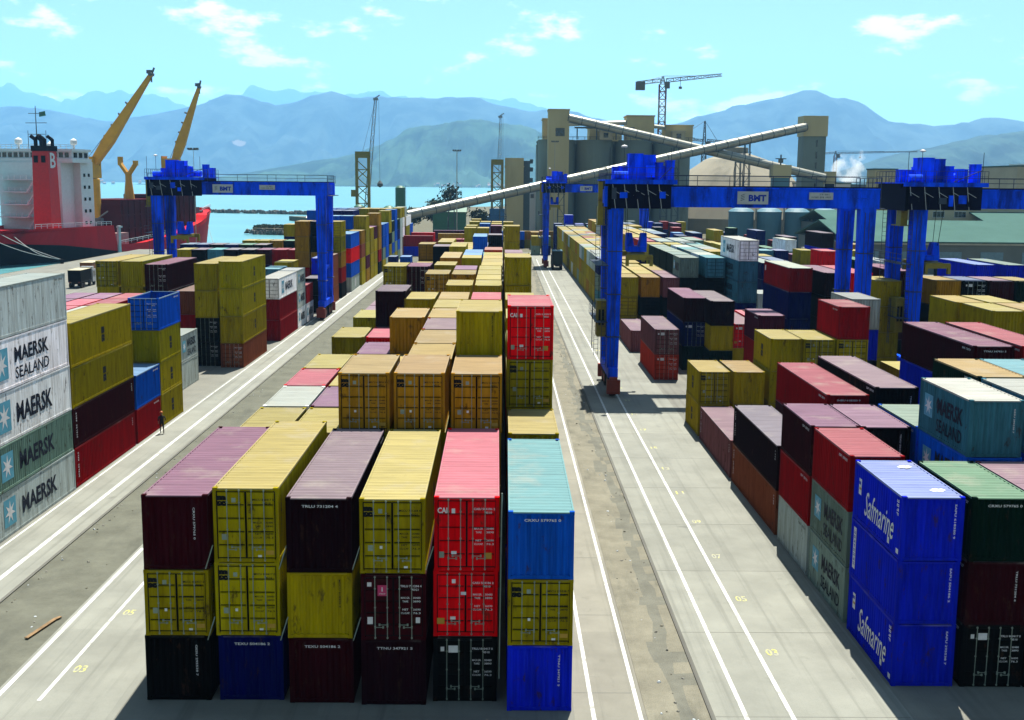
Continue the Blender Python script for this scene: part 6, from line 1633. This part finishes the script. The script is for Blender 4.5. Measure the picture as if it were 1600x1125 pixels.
# ------------------------------------------------------------------ person walking on the crane track
def person():
    t = thing('person', 'person in dark clothes and orange helmet walking beside the left stacks', 'person', (-26.5, 88.4, 0.012), .35)
    J = {'pel': (0,0,.93), 'chest': (0,.02,1.25), 'neck': (0,.03,1.47), 'head': (0,.05,1.60), 'top': (0,.05,1.72),
         'hl': (-.10,0,.90), 'kl': (-.11,.16,.50), 'al': (-.11,.14,.09), 'tl': (-.11,.28,.04), 'hr': (.10,0,.90), 'kr': (.11,-.06,.49), 'ar': (.11,-.26,.12), 'tr': (.11,-.14,.03),
         'sl': (-.19,.02,1.40), 'el': (-.27,-.10,1.14), 'wl': (-.25,-.02,.90), 'sr': (.19,.02,1.40), 'er': (.30,.02,1.15), 'wr': (.24,.16,1.00)}
    Rr = {'pel': .15, 'chest': .165, 'neck': .06, 'head': .095, 'top': .07, 'hl': .10, 'kl': .065, 'al': .045, 'tl': .035, 'hr': .10, 'kr': .065, 'ar': .045, 'tr': .035, 'sl': .075, 'el': .05, 'wl': .036, 'sr': .075, 'er': .05, 'wr': .036}
    E = [('pel','chest'),('chest','neck'),('neck','head'),('head','top'),('pel','hl'),('hl','kl'),('kl','al'),('al','tl'),('pel','hr'),('hr','kr'),('kr','ar'),('ar','tr'),('chest','sl'),('sl','el'),('el','wl'),('chest','sr'),('sr','er'),('er','wr')]
    names = list(J); me = bpy.data.meshes.new('body'); me.from_pydata([J[n] for n in names], [(names.index(a), names.index(b)) for a, b in E], [])
    o = bpy.data.objects.new('body', me); COL.objects.link(o); o.parent = t
    # five fingers per hand as short chains from the wrist
    md = o.modifiers.new('skin', 'SKIN'); md.use_smooth_shade = True
    lay = me.skin_vertices[0] if me.skin_vertices else None
    if lay:
        for i, n in enumerate(names): lay.data[i].radius = (Rr[n], Rr[n]*.85); lay.data[i].use_root = (n == 'pel')
    s = o.modifiers.new('sub', 'SUBSURF'); s.levels = 1; s.render_levels = 1
    skin = plain('skin_tone', (0.32, 0.17, 0.11), 0.6); cloth = plain('dark_workwear', (0.014, 0.014, 0.022), 0.9)
    dg = bpy.context.evaluated_depsgraph_get(); me2 = bpy.data.meshes.new_from_object(o.evaluated_get(dg)); bpy.data.objects.remove(o)
    me2.materials.clear(); me2.materials.append(cloth); me2.materials.append(skin)
    for p in me2.polygons:
        c = p.center; p.material_index = 1 if (c.z > 1.49 or (c.z < 1.03 and abs(c.x) > .215 and c.z > .8)) else 0
    link('body', me2, t)
    for s_, w, d in ((-1, Vector(J['wl']), Vector((0,.25,-1)).normalized()), (1, Vector(J['wr']), Vector((-.2,.75,-.5)).normalized())):
        mb = MB(); mb.bar(w, w+d*.09, .034, .040, 6); u = d.cross(Vector((1,0,0))).normalized()
        for k in range(4): a = w+d*.085+u*(k-1.5)*.02; mb.bar(a, a+d*(.045+.012*(k in (1,2)))+Vector((-s_*.012,0,0)), .0095, .008, 5); 
        mb.bar(w+d*.03+u*.035, w+d*.08+u*.062, .011, .009, 5); part('hand', mb, skin, t)
    mb = MB(); mb.lathe((0,.05,1.665), [(.135,0),(.128,.02),(.118,.06),(.085,.115),(.03,.14),(0,.142)], 14); mb.loft([(-.08,.17,1.665),(.08,.17,1.665),(.06,.235,1.655),(-.06,.235,1.655)],[(-.08,.17,1.68),(.08,.17,1.68),(.06,.235,1.668),(-.06,.235,1.668)]); part('helmet', mb, plain('helmet_orange', (0.62,0.16,0.02), 0.4), t)
    mb = MB(); mb.lathe((0,.145,1.60), [(.012,0),(.018,.01),(.0,.03)], 6); part('face_detail', mb, skin, t)
person()

# ------------------------------------------------------------------ debris and painted bay numbers
t = thing('timber_plank', 'loose brown timber plank lying on the gravel strip', 'plank', (-20.2, 48.5, .06), -.18); mb = MB(); mb.box(-.09,.09,-1.15,1.1,0,.05); mb.loft([(-.1,1.1,0),(.1,1.1,0),(.1,1.1,.05),(-.1,1.1,.05)],[(.0,1.45,0.0),(.16,1.4,0),(.16,1.4,.04),(0,1.45,.04)]); part('board', mb, plain('weathered_timber', (0.30,0.19,0.09), 0.9, var=0.3, scale=3), t)
def litter():
    rnd = random.Random(12); mb = MB()
    for i in range(230):
        x = rnd.choice((rnd.uniform(-23.2,-19.7), rnd.gauss(7.2,.35), rnd.uniform(-23.2,-22.6), rnd.uniform(6.0,7.9))); y = 34+rnd.random()**1.6*110; s = rnd.uniform(.02,.075)
        z = .02; a = rnd.uniform(0,3)
        u = Vector((math.cos(a),math.sin(a),0))*s; v = Vector((-math.sin(a),math.cos(a),0))*s*rnd.uniform(.5,1); p = Vector((x,y,z)); h = Vector((0,0,s*rnd.uniform(.4,1)))
        mb.loft([p-u-v, p+u-v, p+u+v, p-u+v], [p-u*.5-v*.5+h, p+u*.6-v*.5+h, p+u*.5+v*.6+h, p-u*.5+v*.5+h], m=rnd.choice((0,0,1,2)))
    tag(part('stones_and_litter', mb, [plain('grey_stone', (0.30,0.29,0.24), 0.9), M_PANEL, M_MUD], None), 'scattered small stones and pale litter on gravel and in the gutter', 'debris', kind='stuff')
litter()
for k in range(16):
    y = 46.4+6.38*k
    o = link('painted_number', text_mesh(f'{3+2*k:02d}', .02, 0, M_YLINE), None, (11.72, y, .018), (0,0,0), (.52, .70, 1)); o['kind'] = 'structure'
for k in range(2):
    o = link('painted_number', text_mesh(f'{3+2*k:02d}', .02, 0, M_YLINE), None, (-17.0, 44.4+6.2*k, .018), (0,0,0), (.52, .70, 1)); o['kind'] = 'structure'
# thin fixing rods left lashed between the front stacks
def rods():
    k = 0
    for x, z in ((-10.85, 5.9), (-8.1, 5.9), (-5.35, 5.9), (-10.85, 3.1), (-8.1, 3.1), (-5.35, 3.1), (-2.6, 5.9)):
        mb = MB(); mb.bar((x-.12, 41.35, z-.55), (x+.16, 41.42, z+.35), .022, None, 5)
        nm = ('between the first and second', 'between the second and third', 'between the third and fourth')
        o = part('lashing_rod', mb, M_BAR, None); tag(o, f'thin steel lashing rod {(nm+("between the fourth and fifth",))[3 if x > -3 else k % 3]} front stacks, {"upper" if z > 4 else "lower"} joint', 'rod', 'lashing rods on the front stacks'); k += 1
    mb = MB(); mb.bar((.06, 41.5, 1.0), (.12, 41.5, 8.3), .03, None, 5); tag(part('lashing_rod', mb, M_BAR, None), 'long upright pale rod beside the red front stack', 'rod', 'lashing rods on the front stacks')
rods()

# ------------------------------------------------------------------ houses on the far shore
def far_houses():
    rnd = random.Random(31); mb = MB()
    for i in range(170):
        x = rnd.choice((rnd.uniform(-2400,-900), rnd.uniform(-300,500), rnd.uniform(-60,260), rnd.uniform(-2100,-1700))); y = 4985+rnd.uniform(0,90)
        z = -2+(y-4985)*.12; w, d, h = rnd.uniform(6,14), rnd.uniform(6,10), rnd.uniform(4,9)
        mb.box(x-w/2, x+w/2, y, y+d, z-3, z+h); mb.loft([(x-w/2-.5,y-.5,z+h),(x+w/2+.5,y-.5,z+h),(x+w/2+.5,y+d+.5,z+h),(x-w/2-.5,y+d+.5,z+h)],[(x-w/2,y+d/2-.2,z+h+2.4),(x+w/2,y+d/2-.2,z+h+2.4),(x+w/2,y+d/2+.2,z+h+2.4),(x-w/2,y+d/2+.2,z+h+2.4)], m=1)
    tag(part('far_shore_houses', mb, [plain('far_white_wall', (0.75,0.72,0.66), 0.9), plain('far_roof', (0.45,0.30,0.24), 0.9)], None), 'tiny pale houses strung along the far shore of the bay', 'houses', kind='stuff')
far_houses()
